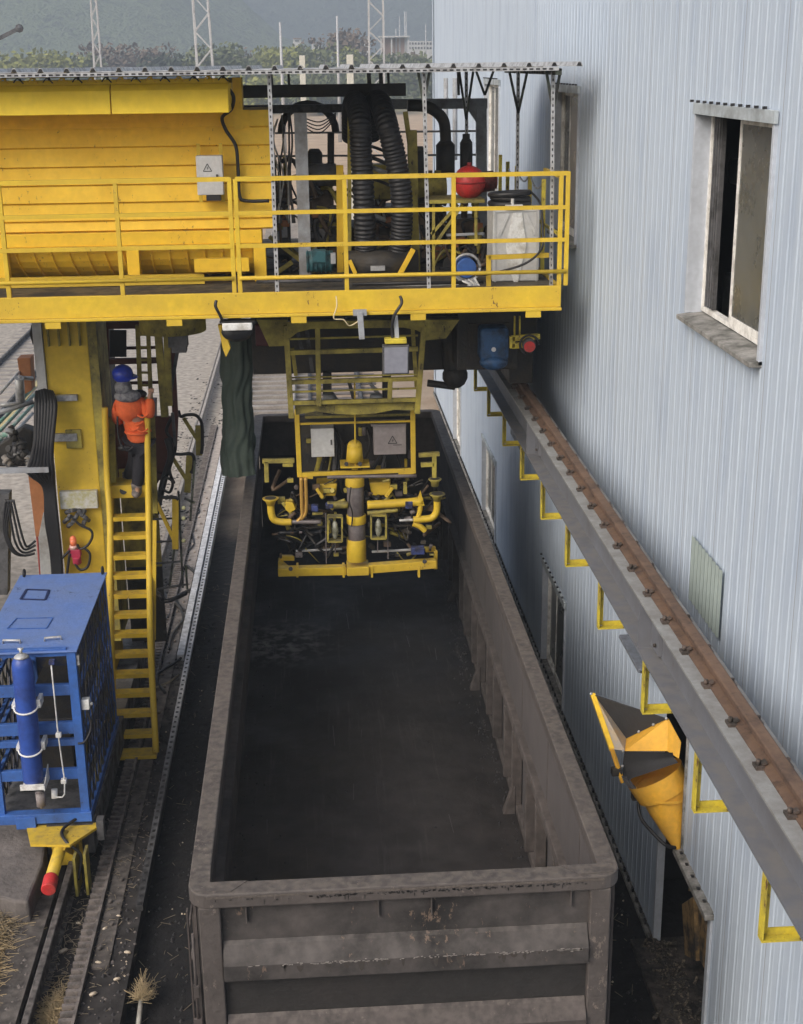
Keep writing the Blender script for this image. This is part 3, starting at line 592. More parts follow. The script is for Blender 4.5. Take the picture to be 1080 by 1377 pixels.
# ---------------------------------------------------------------- gantry machine
PY = 16.22
def q(px, py, Y): return at(px, py, Y=Y)
def bars(mb, Y, segs, w, d=None, dy=0):
    for s in segs: mb.beam(q(s[0],s[1],Y), q(s[2],s[3],Y+dy), w, d or w, (0,1,0)) if False else mb.beam(q(s[0],s[1],Y), q(s[2],s[3],Y+dy), w, d or w, (0,1,0))
    return mb
gn = thing('gantry_machine', 'yellow gantry with railed platform straddling the coal wagon', 'gantry', (-.3, 18.5, 6.2))
PXL, PXR = -7.0, 2.97
m = MB(); m.box((PXL,PY+.05,6.27),(PXR-.05,21.6,6.34)); m.build('deck', mat('dirty_deck_plate',(.09,.075,.05),.7,dirt=(.03,.028,.026),dscale=3,damt=.5,bump=.3), gn)
m = MB(); m.box((PXL,PY,6.11),(PXR,PY+.05,6.36)); m.box((PXL,PY-.07,6.075),(PXR,PY+.02,6.11)); m.box((PXR-.05,PY+.051,6.09),(PXR,21.6,6.36)); m.build('fascia_beam', YEL, gn, bevel=.006)
for px in (72, 235, 402, 562, 716):
    a = q(px,430,PY); m = MB(); m.box((a.x-.09,PY-.068,6.0),(a.x+.09,PY-.03,6.074)); m.build('lug', YEL, gn)
# guard rails
ZR = (7.66, 7.275, 6.90, 6.53)
sections = [(-80,5),(5,160),(160,312),(320,465),(465,610),(610,753)]
gr = MB(); 
rl_parts = []
xs = {p: q(p, 320, PY+.03).x for p in (-80,5,160,312,320,465,610,753,762)}
for nm, (xa, xb, posts) in enumerate(((-7.0, xs[312], (5,160,312)), (xs[320], xs[762], (320,465,610,753,762)))):
    m = MB()
    for p in (posts[-1],): m.beam((xs[p],PY+.03,6.36),(xs[p],PY+.03,7.68),.05,.05,(0,1,0))
    gr_ = m.build('guard_rail', YEL, gn, bevel=.004)
    for p in posts[:-1]:
        m = MB(); m.beam((xs[p],PY+.03,6.36),(xs[p],PY+.03,7.66),.05,.05,(0,1,0)); m.build('post', YEL, gr_, bevel=.004)
    for i, z in enumerate(ZR):
        m = MB(); m.beam((xa,PY+.03-.002*i-.004,z),(xb,PY+.03-.002*i-.004,z),.045 if i else .05,.045 if i else .05,(0,0,1)) if i != 3 else m.tube([(xa,PY-.0,z),(xb,PY-.0,z)],.024,10)
        m.build('bar', YEL, gr_)
m = MB(); m.beam((PXR-.02,21.5,6.36),(PXR-.02,21.5,7.55),.05,.05,(0,1,0)); sr = m.build('guard_rail', YELL, gn)
for y in (17.5,18.6,19.8,20.7):
    m = MB(); m.beam((PXR-.02,y,6.36),(PXR-.02,y,7.5),.05,.05,(0,1,0)); m.build('post', YELL, sr)
for z in (6.95,): m = MB(); m.beam((PXR-.02,PY+.1,z),(PXR-.02,21.4,z),.03,.03); m.build('bar', YELL, sr)
m = MB(); 
pts = []
for a, b in ((17.5,18.6),(18.6,19.8),(19.8,20.7)): pts += [V((PXR-.02,a+(b-a)*t/6,7.48-.35*(1-(2*t/6-1)**2)*.4)) for t in range(6)]
m.tube(pts,.012,6); m.build('chain', GALV, sr)
m = MB(); m.box((PXR-.04,PY+.1,7.6),(PXR,PY+1.2,7.64)); m.build('bar', YEL, sr)
# inner L shaped rail in front of the grey cabinet
m = MB(); bars(m, 16.45, [(657,346,738,343),(657,343,657,392)], .055); m.build('corner_guard', YEL, gn, bevel=.004)
# ---- canopy
m = MB(); x = PXL; prof = []
zc = 8.85; ya, yb = PY-.12, 20.4
while x < 3.13:
    for qx, z in ((0,0),(.085,0),(.105,.042),(.135,.042),(.155,0)): prof.append((x+qx, zc+z))
    x += .285
vs = []; fs = []
for x_, z in prof: vs += [(x_,ya,z),(x_,yb,z),(x_,yb,z-.008),(x_,ya,z-.008)]
for i in range(len(prof)-1):
    a = 4*i; b = a+4; fs += [(a,b,b+1,a+1),(a+3,a+2,b+2,b+3),(a,a+3,b+3,b)]
m.add(vs, fs); cn = m.build('canopy', GALV, gn)
# dark closures under each crest at front edge, perforated front angle
m = MB(); m.box((PXL,ya-.012,zc-.052),(2.86,ya+.02,zc-.012)); cf = m.build('front_angle', GALV, cn)
m = MB(); x = PXL
while x < 2.8: m.box((x,ya-.014,zc-.042),(x+.045,ya-.0121,zc-.024)); x += .075
m.build('slots', BLK, cn, kind='stuff')
m = MB(); x = PXL
while x < 3.1: m.prism([(x+.095,ya+.003,zc+.002),(x+.145,ya+.003,zc+.002),(x+.13,ya+.003,zc+.036),(x+.11,ya+.003,zc+.036)],(0,.02,0)); x += .285
m.build('crest_end', BLK, cn, kind='stuff')
def perf_post(px, yt, yb_, Y, zt=None):
    a = q(px[0],yt,Y); b = q(px[1],yb_,Y); a.z = zc-.05
    m = MB(); m.beam(a,b,.045,.006,(0,1,0)); m.beam(a+V((.0215,.022,0)),b+V((.0215,.022,0)),.004,.04,(0,1,0)); po = m.build('slotted_post', GALV, cn)
    m = MB(); n = int((a-b).length/.07); d = (b-a)/n
    for i in range(n): c = a+d*(i+.5); m.beam(c+V((0,-.0045,.014)), c+V((0,-.0045,-.014)), .014,.003,(0,1,0))
    m.build('slots', BLK, po, kind='stuff')
perf_post((362,373),105,397,PY+.02); perf_post((570,577),100,393,PY+.02); perf_post((744,741),95,392,PY+.12)
perf_post((697,695),100,330,18.2); perf_post((627,628),100,240,19.0)
OLV = mat('dark_green_angle', (.07,.085,.06), .5, dirt=(.03,.03,.03), dscale=9, damt=.5)
def brace(px, yb_, Y, w=10):
    b = q(px,yb_,Y)
    for s in (-1,1):
        a = q(px+s*w,100,Y); a.z = zc-.03
        m = MB(); m.beam(a,b,.03,.03,(0,1,0)); m.build('brace', OLV, cn)
for args in ((744,150,PY+.14,10),(697,152,18.2,13),(652,128,19.4,13),(627,160,19.0,10),(570,140,PY+.04,8)): brace(*args)
for y in (17.4,18.6,19.8):
    m = MB(); m.box((PXL,y,zc-.06),(2.9,y+.04,zc-.012)); m.build('purlin', DGREY, cn)
m = MB(); m.box((2.83,PY-.1,zc-.1),(2.9,20.3,zc-.053)); m.build('edge_beam', OLV, cn)
for px in (365,388,496,512,522,616):
    a = q(px,100,18.3); m = MB(); m.beam((a.x,18.3,zc-.06),(a.x+.01,18.3,8.5 if px>400 else 8.55),.05 if px in(496,512) else .03,.04,(0,1,0)); m.build('drop_rod', DGREY, cn)
# ---- grey portal and dark roof beam behind
m = MB(); bars(m, 20.2, [(520,140,655,139)], .14, .12); bars(m,20.2,[(647,134,648,330)],.15,.1); a=q(640,147,20.2); b=q(655,147,20.2); c=q(640,162,20.2)
m.prism([q(628,146,20.17),q(641,146,20.17),q(641,165,20.17)],(0,.05,0)); m.build('portal_frame', GREYP, gn, bevel=.004)
m = MB(); m.box((q(313,130,18.2).x,18.2,q(400,131,18.2).z),(q(546,130,18.2).x,18.45,q(400,114,18.2).z)); m.build('roof_beam', BLKM, gn)
m = MB(); m.box((q(313,147,18.6).x,18.6,q(400,152,18.6).z),(q(470,130,18.6).x,18.8,q(400,141,18.6).z)); m.build('roof_beam', DGREY, gn)
m = MB(); m.torus(q(415,178,18.9),.36,.05,(0,1,0),24,8,.5,0); m.build('arch_pipe', BLKM, gn)
m = MB(); a = q(393,152,17.5); b = q(409,152,17.5); c = q(401,372,17.5); m.box((a.x+.02,17.5,6.34),(b.x+.03,17.62,a.z)); m.build('grey_post', GREYP, gn, bevel=.004)
# yellow uprights among the machinery
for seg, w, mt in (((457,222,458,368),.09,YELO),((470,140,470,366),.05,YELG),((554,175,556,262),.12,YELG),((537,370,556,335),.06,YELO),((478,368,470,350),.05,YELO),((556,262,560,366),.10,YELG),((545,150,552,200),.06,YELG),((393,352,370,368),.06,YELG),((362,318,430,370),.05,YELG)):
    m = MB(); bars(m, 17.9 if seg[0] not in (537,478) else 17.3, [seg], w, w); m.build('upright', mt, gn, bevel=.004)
# ---- leg, end truck, buffer
LX0, LX1 = -3.50, -2.93
m = MB(); m.box((LX0,18,.75),(LX1,18.9,6.2)); lg = m.build('leg', YEL, gn, bevel=.01)
m = MB(); m.box((LX1+.001,18.0,1.25),(LX1+.12,18.02,6.1)); m.box((LX1+.1,18.021,1.25),(LX1+.12,18.9,6.1)); m.build('flange', YELG, lg)
for i in range(4):
    a = q(66+i*14,470,17.99).x; m = MB(); m.box((a,17.93,5.45),(a+.02,17.999,6.1)); m.build('fin', YELG, lg)
m = MB(); m.box((LX0+.0,17.9,6.0),(LX1,18.0,6.1)); m.build('cap_plate', YEL, lg)
a = q(75,660,17.97); b = q(120,680,17.97); m = MB(); m.box((LX0+.04,17.90,b.z-.02),(LX1-.03,17.999,a.z)); m.build('cover', mat('peeling_paint',(.38,.36,.20),.7,dirt=(.5,.5,.48),dscale=9,damt=.5,bump=.5), lg, bevel=.01)
for (x0,y0_,x1,y1_), mt in (((68,531,105,538),GALV),((68,583,105,592),GALV),((88,578,111,602),YELG)):
    a = q(x0,y0_,17.98); b = q(x1,y1_,17.98); m = MB(); m.box((a.x,17.93 if mt is GALV else 17.95,b.z),(b.x,17.999,a.z)); m.build('cable_clamp', mt, lg, bevel=.005)
m = MB(); m.box((-3.62,17.95,4.2),(-3.503,18.3,5.8)); m.build('pale_side_cover', BOXW, lg)
m = MB(); m.box((-3.05,14.2,.75),(-2.45,19.4,1.2)) if False else m.box((-3.2,13.95,.36),(-2.66,19.6,.72)); et = m.build('end_truck', DGREY, gn, bevel=.01)
# right side end truck on the wall girder
m = MB(); m.box((2.72,18.7,ZT+.16),(3.05,22.0,5.3)); m.build('end_truck', BLKM, gn, bevel=.01)
m = MB(); m.box((1.9,17.9,5.0),(2.72,18.7,6.2)); m.build('drive_bracket', BLKM, gn, bevel=.02)
m = MB(); m.box((2.1,18.7,5.3),(3.1,21.5,6.2)); m.build('side_beam', BLKM, gn)
for y in (19.3, 21.2):
    m = MB(); m.cyl((2.86,y,ZT+.33),(3.02,y,ZT+.33),.2,n=24); m.build('wheel', DGREY, gn)
# ---- underside: dark cross girder, haunches
m = MB(); m.box((q(339,470,18.8).x,18.8,4.82),(2.15,20.4,5.8)); m.build('cross_girder', BLKM, gn, bevel=.01)
m = MB(); m.tube([q(575,515,18.6),q(612,520,18.6)],.05); m.tube([q(605,440,18.6),q(612,515,18.6)],.14,12); m.sphere(q(612,505,18.6),.18); m.build('drive_shaft_housing', BLKM, gn)
for s_, e_ in (((338,434),(385,468)),((572,432),(618,458))):
    pass
m = MB(); m.prism([q(345,430,17.6),q(387,430,17.6),q(387,465,17.6),q(362,466,17.6)],(0,.3,0)); m.build('haunch', YELG, gn)
m = MB(); m.prism([q(568,430,17.6),q(618,430,17.6),q(600,455,17.6),q(570,458,17.6)],(0,.3,0)); m.build('haunch', YELG, gn)
m = MB(); m.cyl(q(232,432,17.5)+V((0,0,.25)), q(232,432,17.5)+V((0,0,-.12)), .42, n=28); m.build('tank_bottom', YELG, gn)
m = MB(); a = q(240,460,17.5); m.box((a.x-.12,17.4,a.z-.05),(a.x+.12,17.6,a.z+.1)); m.box((a.x-.08,17.4,a.z-.12),(a.x+.1,17.6,a.z-.051)); m.build('outlet', DGREY, gn)
# ---- hanging walkway frame (olive yellow bars)
HY = 17.6
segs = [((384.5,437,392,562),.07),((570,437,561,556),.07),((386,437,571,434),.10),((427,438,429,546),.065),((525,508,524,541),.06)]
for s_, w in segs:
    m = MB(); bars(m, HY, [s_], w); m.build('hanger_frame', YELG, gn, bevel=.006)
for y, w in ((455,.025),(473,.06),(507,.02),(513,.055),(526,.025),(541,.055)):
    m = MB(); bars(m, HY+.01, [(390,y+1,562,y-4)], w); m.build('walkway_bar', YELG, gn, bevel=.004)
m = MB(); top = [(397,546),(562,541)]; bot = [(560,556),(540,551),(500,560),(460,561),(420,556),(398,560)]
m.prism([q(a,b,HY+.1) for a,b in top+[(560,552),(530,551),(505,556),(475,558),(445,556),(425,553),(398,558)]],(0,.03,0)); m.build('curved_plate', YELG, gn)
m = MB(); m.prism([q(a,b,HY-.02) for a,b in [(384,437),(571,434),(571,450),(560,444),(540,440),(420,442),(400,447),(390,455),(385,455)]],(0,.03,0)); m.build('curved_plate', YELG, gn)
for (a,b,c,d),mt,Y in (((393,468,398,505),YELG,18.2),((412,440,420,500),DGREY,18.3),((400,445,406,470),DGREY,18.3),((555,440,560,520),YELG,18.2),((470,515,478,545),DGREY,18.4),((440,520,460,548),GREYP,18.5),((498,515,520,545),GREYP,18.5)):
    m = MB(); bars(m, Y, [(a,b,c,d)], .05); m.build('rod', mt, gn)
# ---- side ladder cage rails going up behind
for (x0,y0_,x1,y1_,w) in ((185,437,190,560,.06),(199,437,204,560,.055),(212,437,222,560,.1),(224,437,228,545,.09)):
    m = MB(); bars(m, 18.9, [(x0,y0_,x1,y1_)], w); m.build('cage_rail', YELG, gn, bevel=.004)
for y in range(450,560,17):
    m = MB(); bars(m, 18.9, [(187,y,202,y)], .03); m.build('rung', YELG, gn)
# ---- support under platform between: small floodlight arms etc.
# ---- red brown driver's cab behind the ladder
cb = []
cm = MB()
for s_, w in (((141,437,146,640),.11),((230,440,236,560),.08),((141,486,232,484),.08),((141,437,232,436),.10),((146,640,226,640),.10)):
    m = MB(); bars(m, 19.3, [s_], w); m.build('cab_frame', BROWNR, gn, bevel=.008)
m = MB(); m.prism([q(a,b,19.35) for a,b in ((150,560),(200,560),(200,650),(152,650))],(0,1.2,0)); m.build('cab_panel', BROWNR, gn, bevel=.01)
m = MB(); m.prism([q(a,b,19.32) for a,b in ((148,444),(170,444),(170,480),(148,480))],(0,.03,0)); m.build('cab_seat_back', BLK, gn)
m = MB(); m.prism([q(a,b,19.4) for a,b in ((126,437),(142,437),(150,600),(135,600))],(0,.8,0)); m.build('cab_side', BLKM, gn)
m = MB(); m.prism([q(a,b,19.36) for a,b in ((200,560),(240,560),(238,600),(212,650),(200,650))],(0,.05,0)); m.build('cab_floor_panel', BROWNR, gn)
for y in (468,515): m = MB(); bars(m,19.6,[(170,y,215,y-1)],.04); m.build('cab_frame', BROWNR, gn)

# ---------------------------------------------------------------- ribbed hopper on the platform
HX0, HY0 = -6.9, 17.3
HXR = q(365,240,HY0).x
hp = thing('hopper', 'big amber yellow ribbed tank body standing at the left end of the platform', 'tank', (-3.6, 18.4, 6.34))
zs = [q(200,y,HY0).z for y in (150,173.5,198.5,224.5,249,273,297,311)]
prof = []
for i, (za, zb) in enumerate(zip(zs, zs[1:])): prof += [(HY0+.035,za),(HY0,zb+.02),(HY0+.04,zb+.0)]
poly = [(HXR if True else 0, y, z) for y, z in prof]
m = MB()
pp = [(HXR,19.6,zs[0]+.0)]+[(HXR,y,z) for y,z in prof[:]]+[(HXR,19.6,prof[-1][1])]
m.prism(pp,(HX0-HXR,0,0)); m.build('ribbed_side', YELO, hp)
for px in (40,110,212,283):
    x = q(px,230,HY0).x; pass
xr = q(352,310,HY0).x
m = MB(); m.box((HX0,HY0-.06,zs[7]-.16),(xr,HY0+.3,zs[7]-.001)); m.box((HX0,HY0-.1,zs[7]-.18),(xr,HY0+.29,zs[7]-.161)); m.build('ledge_beam', YELO, hp, bevel=.006)
# rounded bottom with vertical ribs
zt = zs[7]-.18; m = MB(); bp = []
for k in range(9):
    t = k/8; bp.append((HY0+.05+.75*t*t, zt-.46*math.sin(t*math.pi/2)))
pp = [(q(340,340,HY0).x,y,z) for y,z in bp]+[(q(340,340,HY0).x,19.4,bp[-1][1]),(q(340,340,HY0).x,19.4,zt)]
m.prism(pp,(HX0-q(340,340,HY0).x,0,0)); m.build('rounded_bottom', YELO, hp)
for px in list(range(-6,165,24))+list(range(202,345,24)):
    x = q(px,340,HY0).x; m = MB(); lean = -.1 if px < 165 else -.03
    for (y1,z1),(y2,z2) in zip(bp,bp[1:]): m.beam((x-lean*(zt-z1)*2,y1-.008,z1),(x-lean*(zt-z2)*2,y2-.008,z2),.018,.04,(0,1,0))
    m.build('bottom_rib', YELO, hp)
for px in (3,180,350):
    x = q(px,350,HY0-.05).x; m = MB(); m.box((x-.075,HY0-.12,6.345),(x+.075,HY0+.05,zt)); m.build('support_leg', YELO, hp, bevel=.006)
m = MB(); m.box((q(262,350,17.1).x,17.0,6.5),(q(335,350,17.1).x,17.1,6.66)); m.build('step_plate', YELO, hp)
m = MB(); m.box((HX0,17.05,6.35),(q(275,370,17.1).x,17.12,6.47)); m.build('kerb_plate', YEL, hp)
# hood
hx = q(307,130,16.5).x; hm = q(148,130,16.5).x
zt_, zb_ = q(200,113,16.5).z, q(200,153,16.5).z
for x0, x1 in ((HX0,hm-.006),(hm+.006,hx)):
    m = MB(); m.prism([(x0,16.53,zt_-.07),(x0,16.50,zb_),(x0,17.45,zb_+.01),(x0,17.45,zt_),(x0,16.60,zt_)],(x1-x0,0,0)); m.build('hood', YELH, hp, bevel=.008)
m = MB(); m.box((HX0,17.31,zb_-.2),(hx+.2,17.6,zb_+.005)); m.build('hood_backing', YELO, hp)
m = MB(); m.box((hx+.01,17.3,zb_-.22),(hx+.12,17.7,zt_+.05)); m.build('end_post', YELO, hp)
# hatch dogs along the top
m = MB(); m.box((HX0,17.5,zt_-.005),(hx+.02,19.6,zt_+.03)); m.build('top_plate', YEL, hp)
m = MB(); m.box((HX0,16.62,zt_+.001),(hx,16.66,zt_+.05)); m.build('top_flange', YELH, hp)
x = -3.9; rnd = random.Random(8); k = 0
while x < hx-.05:
    m = MB(); m.cyl((x,16.72,zt_+.0),(x,16.72,zt_+.07+rnd.uniform(0,.03)),.016,n=6); m.tube(bez([(x-.05,16.6,zt_+.03),(x,16.59,zt_+.075),(x+.06,16.6,zt_+.02)],4),.008,5)
    m.build('hatch_dog', YELO if k%2 else BLKM, hp); x += .165; k += 1
m = MB(); m.tube([(HX0,17.7,zt_+.085),(hx,17.7,zt_+.085)],.014,6); m.build('top_pipe', YEL, hp)
# cable down the side
cbm = MB(); cbm.tube(bez([q(306,118,17.05),q(314,130,17.05),q(311,147,17.1),q(299,158,17.2),q(304,175,17.24),q(317,196,17.22),q(320,225,17.22),q(322,262,17.2),q(330,270,17.2),q(362,270,17.2)],6),.022,8)
tag(cbm.build('cable', BLK), 'black cable looping down the amber ribbed side beside the white switch box', 'cable')
bx = thing('switch_box', 'white switch box with warning triangle mounted on the amber ribbed side', 'electrical box', q(282,262,17.0))
a = q(263,210,16.95); b = q(301,262,16.95); m = MB(); m.box((a.x,16.95,b.z),(b.x,17.15,a.z)); m.build('case', BOXW, bx, bevel=.008)
m = MB()
for px in (267,297): c = q(px,205,17.2); m.box((c.x-.02,17.17,b.z-.1),(c.x+.02,17.21,a.z+.13))
m.box((q(267,0,17.2).x,17.165,b.z+.2),(b.x-.03,17.20,b.z+.24)); m.build('mounting_strap', YEL, bx)
m = MB(); m.box((a.x+.1,16.97,b.z-.07),(b.x-.04,17.1,b.z-.001)); m.build('gland', BLK, bx)
def warn(parent, c, s, Y):
    m = MB(); p = [V((c.x,Y,c.z+s)),V((c.x+s,Y,c.z-s*.75)),V((c.x-s,Y,c.z-s*.75))]
    for i in range(3): m.beam(p[i],p[(i+1)%3],s*.16,.002,(0,1,0))
    m.add([(c.x+.02*s/.05,Y-.0005,c.z+s*.45),(c.x-.25*s,Y-.0005,c.z-.05*s),(c.x+.02*s,Y-.0005,c.z-.02*s),(c.x-.1*s,Y-.0005,c.z-.55*s),(c.x+.28*s,Y-.0005,c.z+.08*s),(c.x+.03*s,Y-.0005,c.z+.06*s)],[(0,1,2,3,4,5)])
    m.build('warning_triangle', BLK, parent)
warn(bx, q(279,226,16.948), .05, 16.947)
m = MB(); c = q(292,238,16.94); m.box((c.x-.012,16.93,c.z-.03),(c.x+.012,16.949,c.z+.03)); m.build('latch', DGREY, bx)
# ---------------------------------------------------------------- machinery standing on the platform
def duct(path, Y, r, label):
    m = MB(); pts = bez([q(a,b,Y+(c if c else 0)) for a,b,c in path], 40); L_ = 0; rs = []
    for i, p in enumerate(pts):
        rs.append(r*(1+.06*math.sin(i*1.35)))
    m.tube(pts, r, 18, rs=rs); o = m.build('flexible_duct', BLK); tag(o, label, 'duct', 'black ribbed ducts'); return o
d1 = duct([(474,185,1.3),(474,150,1.0),(478,138,.5),(484,165,0),(486,210,0),(489,263,0),(491,318,.05),(493,345,.1)],17.5,.135,'left black ribbed duct, straighter one, rising beside the thin yellow upright')
d2 = duct([(500,180,1.3),(500,148,.9),(510,137,.45),(521,170,0),(532,214,0),(540,263,0),(540,310,.05),(535,345,.1)],17.45,.135,'right black ribbed duct, leaning outward at its foot')
fb = thing('blower', 'black blower housing at the feet of the two ducts', 'machine', q(512,372,17.7))
m = MB(); m.cyl(q(500,355,17.5)-V((.35,0,0)),q(530,355,17.5)+V((.3,0,0)),.17,n=20); m.build('casing', BLKM, fb)
m = MB(); m.box(q(472,369,17.9)-V((0,.45,0)),q(556,338,17.9)); m.build('base', BLKM, fb, bevel=.02)
m = MB(); a=q(505,361,17.3); m.box((a.x-.06,17.3,a.z-.03),(a.x+.12,17.33,a.z+.03)); m.build('name_plate', GALV, fb)
for i,(x,y) in enumerate(((509,200),(506,214),(508,228),(514,300),(512,282),(503,290),(514,245))):
    m = MB(); m.tube(bez([q(x-12,y-4,17.9),q(x,y,17.7),q(x+14,y+6,17.8)],5),.02+.006*(i%3),8); m.build('hose', [BLK,DGREY,GALV][i%3], fb)
# engines behind (dark, oily), seen through the railing
def engine(px0, px1, pt, pb, Y, label, seed, mt=BLKM, acc=YELG):
    rnd = random.Random(seed); a = q(px0,pt,Y); b = q(px1,pb,Y); b.z = max(b.z, 6.35)
    t = thing('engine', label, 'engine', V(((a.x+b.x)/2, Y+.4, b.z)))
    w = b.x-a.x; h = a.z-b.z
    m = MB(); m.box((a.x,Y,b.z),(b.x,Y+.9,b.z+h*.5)); m.build('block', mt, t, bevel=.03)
    m = MB(); m.box((a.x+w*.1,Y+.1,b.z+h*.5),(b.x-w*.1,Y+.8,b.z+h*.78)); m.build('cylinder_head', BRN, t, bevel=.03)
    for k in range(3):
        x = a.x+w*(.2+.3*k); m = MB(); m.cyl((x,Y+.3,b.z+h*.78),(x,Y+.3,a.z),w*.09,n=12); m.cyl((x,Y+.3,a.z-.02),(x,Y+.3,a.z+.03),w*.11,n=12); m.build('filter', [DGREY,BRN,acc][k], t)
    for k in range(18):
        p0 = V((rnd.uniform(a.x,b.x),Y-.03,rnd.uniform(b.z,a.z))); p1 = p0+V((rnd.uniform(-.35,.35),-.08,rnd.uniform(-.1,.1))); p2 = p1+V((rnd.uniform(-.2,.2),.02,rnd.uniform(-.45,-.1)))
        p2.z = max(p2.z,6.36); m = MB(); m.tube(bez([p0,p1,p2],6),rnd.choice((.012,.018,.03)),8); m.build('hose', rnd.choice((BLK,BRN,mt,GALV,acc,BRN)), t)
    for k in range(10):
        x = rnd.uniform(a.x,b.x-.12); z = rnd.uniform(b.z,b.z+h*.6); m = MB(); m.box((x,Y-.06,z),(x+rnd.uniform(.08,.2),Y,z+rnd.uniform(.06,.18))); m.build('fitting', rnd.choice((DGREY,acc,BRN,GREYP,BRN,ORRUST)), t, bevel=.01)
    for k in range(3):
        x = rnd.uniform(a.x,b.x); z = rnd.uniform(b.z+.05,b.z+h*.6); m = MB(); m.cyl((x,Y-.09,z),(x,Y,z),rnd.uniform(.05,.12),n=18); m.build('pulley', rnd.choice((DGREY,mt)), t)
    return t
engine(364,392,215,368,18.0,'dark oily engine beside the amber tank end, partly behind the slotted post',1)
engine(410,456,225,372,18.2,'oily black engine with filters between the grey post and yellow upright',2)
engine(560,600,235,372,18.4,'dark engine to the right of the two ducts, under the elbow pipe',3)
engine(603,652,278,385,18.0,'shadowed black machine under the olive table beside the cabinet',4)
engine(470,556,262,345,18.8,'dark engine seen behind the two black ducts',5)
m = MB(); m.cyl(q(414,235,18.0)+V((0,0,0)),q(452,235,18.0),.14,n=20); tag(m.build('pressure_tank', DGREY), 'short horizontal grey tank on top of the middle engine', 'tank')
def stack(pts, r, Y, label, fat=None):
    t = thing('exhaust_pipe', label, 'exhaust pipe', q(pts[-1][0],pts[-1][1],Y)); m = MB(); m.tube(bez([q(a,b,Y) for a,b in pts],8) if len(pts)>2 else [q(a,b,Y) for a,b in pts], r, 14); m.build('pipe', BLKM, t)
    if fat: m = MB(); m.cyl(q(fat[0],fat[1],Y),q(fat[0],fat[2],Y),r*1.7,n=16); m.cyl(q(fat[0],fat[1],Y)+V((0,0,0)),q(fat[0],fat[1],Y)+V((0,0,.05)),r*1.7,r*1.1,n=16); m.build('silencer', BLKM, t)
stack([(548,142),(575,144),(594,158),(599,180),(599,232)],.075,18.9,'dark exhaust pipe with a bent elbow top right of the ducts',(599,195,232))
stack([(627,180),(627,235)],.05,18.9,'short dark exhaust stack directly behind the red ball',(627,192,235))
stack([(423,200),(423,236)],.06,18.4,'stubby dark exhaust stack seen right of the grey post',(423,206,240))
stack([(445,178),(445,238)],.045,18.4,'thin straight dark pipe left of the yellow upright')
stack([(562,198),(562,240)],.06,18.8,'dark stack just right of the second duct',(562,202,240))
# yellow brackets/tank bits
m = MB(); a = q(500,232,18.6); m.box((a.x-.1,18.6,a.z-.35),(a.x+.25,18.9,a.z+.1)); tag(m.build('fuel_tank', YELG, None, .02), 'small grimy yellow tank seen between the two ducts', 'tank')
m = MB(); m.cyl(q(560,252,18.2),q(600,250,18.2),.13,n=18); tag(m.build('air_cylinder', YELG), 'grimy yellow horizontal cylinder right of the ducts', 'tank')
# mid rails of the far side guard rail
m = MB(); bars(m,21.3,[(370,179,655,176)],.03); m.build('guard_rail', DGREY, gn)
m = MB(); bars(m,21.3,[(370,210,655,208)],.03); m.build('guard_rail', DGREY, gn)
# table with diagonal legs
tb = thing('work_table', 'olive yellow steel table with slanted braces left of the grey cabinet', 'table', q(615,380,17.7))
m = MB(); m.box(q(578,274,17.3),q(652,268,17.3)+V((0,.7,0))); m.build('top', YELG, tb)
for s_ in ((622,275,584,330),(616,275,580,315),(640,276,640,330),(583,275,583,370)): m = MB(); bars(m,17.4,[s_],.035); m.build('leg', YELG, tb)
m = MB(); bars(m,17.45,[(600,316,650,314)],.03); m.build('crossbar', GREYP, tb)
# red ball and red barrel behind
rb = thing('red_tank', 'round red pressure vessel behind the top rail, biggest red thing on the platform', 'tank', q(631,268,17.6))
m = MB(); m.sphere(q(631,245,17.6),.205,24); m.build('vessel', RED, rb)
m = MB(); c = q(631,245,17.6); m.torus(c,.207,.01,(0,0,1),28,6); m.cyl(c+V((0,0,.19)),c+V((0,0,.24)),.03,n=10); m.build('band', mat('dark_red',(.25,.02,.02),.5), rb)
m = MB(); m.cyl(q(646,245,18.2),q(664,243,18.2),.13,n=18); m.cyl(q(664,243,18.2),q(668,243,18.2),.1,n=18); tag(m.build('red_drum', mat('faded_dark_red',(.16,.025,.02),.6,dirt=(.06,.02,.02),dscale=8,damt=.4)), 'small dull red drum peeking out right of the round red vessel', 'drum')
# grey-white cabinet with kite pressed doors
cbn = thing('cabinet', 'pale grey metal cabinet with pressed slanting panels at the right end of the platform', 'cabinet', q(693,392,16.9))
a = q(663,282,16.75); b = q(724,392,16.75)
m = MB(); m.box((a.x,16.75,6.345),(b.x,17.3,a.z)); m.build('case', BOXW, cbn, bevel=.012)
def onp(pts, Y, dpt, nm, mt): m = MB(); m.prism([q(x,y,Y) for x,y in pts],(0,-dpt,0)); return m.build(nm, mt, cbn, bevel=.004)
onp([(690,286),(702,286),(708,330),(694,388),(684,360),(680,330)],16.749,.018,'kite_panel',WHT)
onp([(682,288),(686,288),(673,318),(669,316)],16.749,.012,'slanted_rib',BOXW); onp([(706,288),(710,288),(722,314),(718,317)],16.749,.012,'slanted_rib',BOXW)
for s_ in ((666,285,666,388),(721,285,721,388),(666,285,721,283)): m = MB(); m.beam(q(*s_[:2],16.745),q(*s_[2:],16.745),.015,.01,(0,1,0)); m.build('edge_bead', BOXW, cbn)
m = MB(); m.torus(a*0+V(((a.x+b.x)/2-.05,17.0,a.z+.05)),.235,.035,(0,0,1),28,8); m.torus(V(((a.x+b.x)/2-.04,17.0,a.z+.11)),.22,.035,(.05,.03,1),28,8); m.torus(V(((a.x+b.x)/2-.05,16.99,a.z+.165)),.24,.032,(-.05,.05,1),28,8)
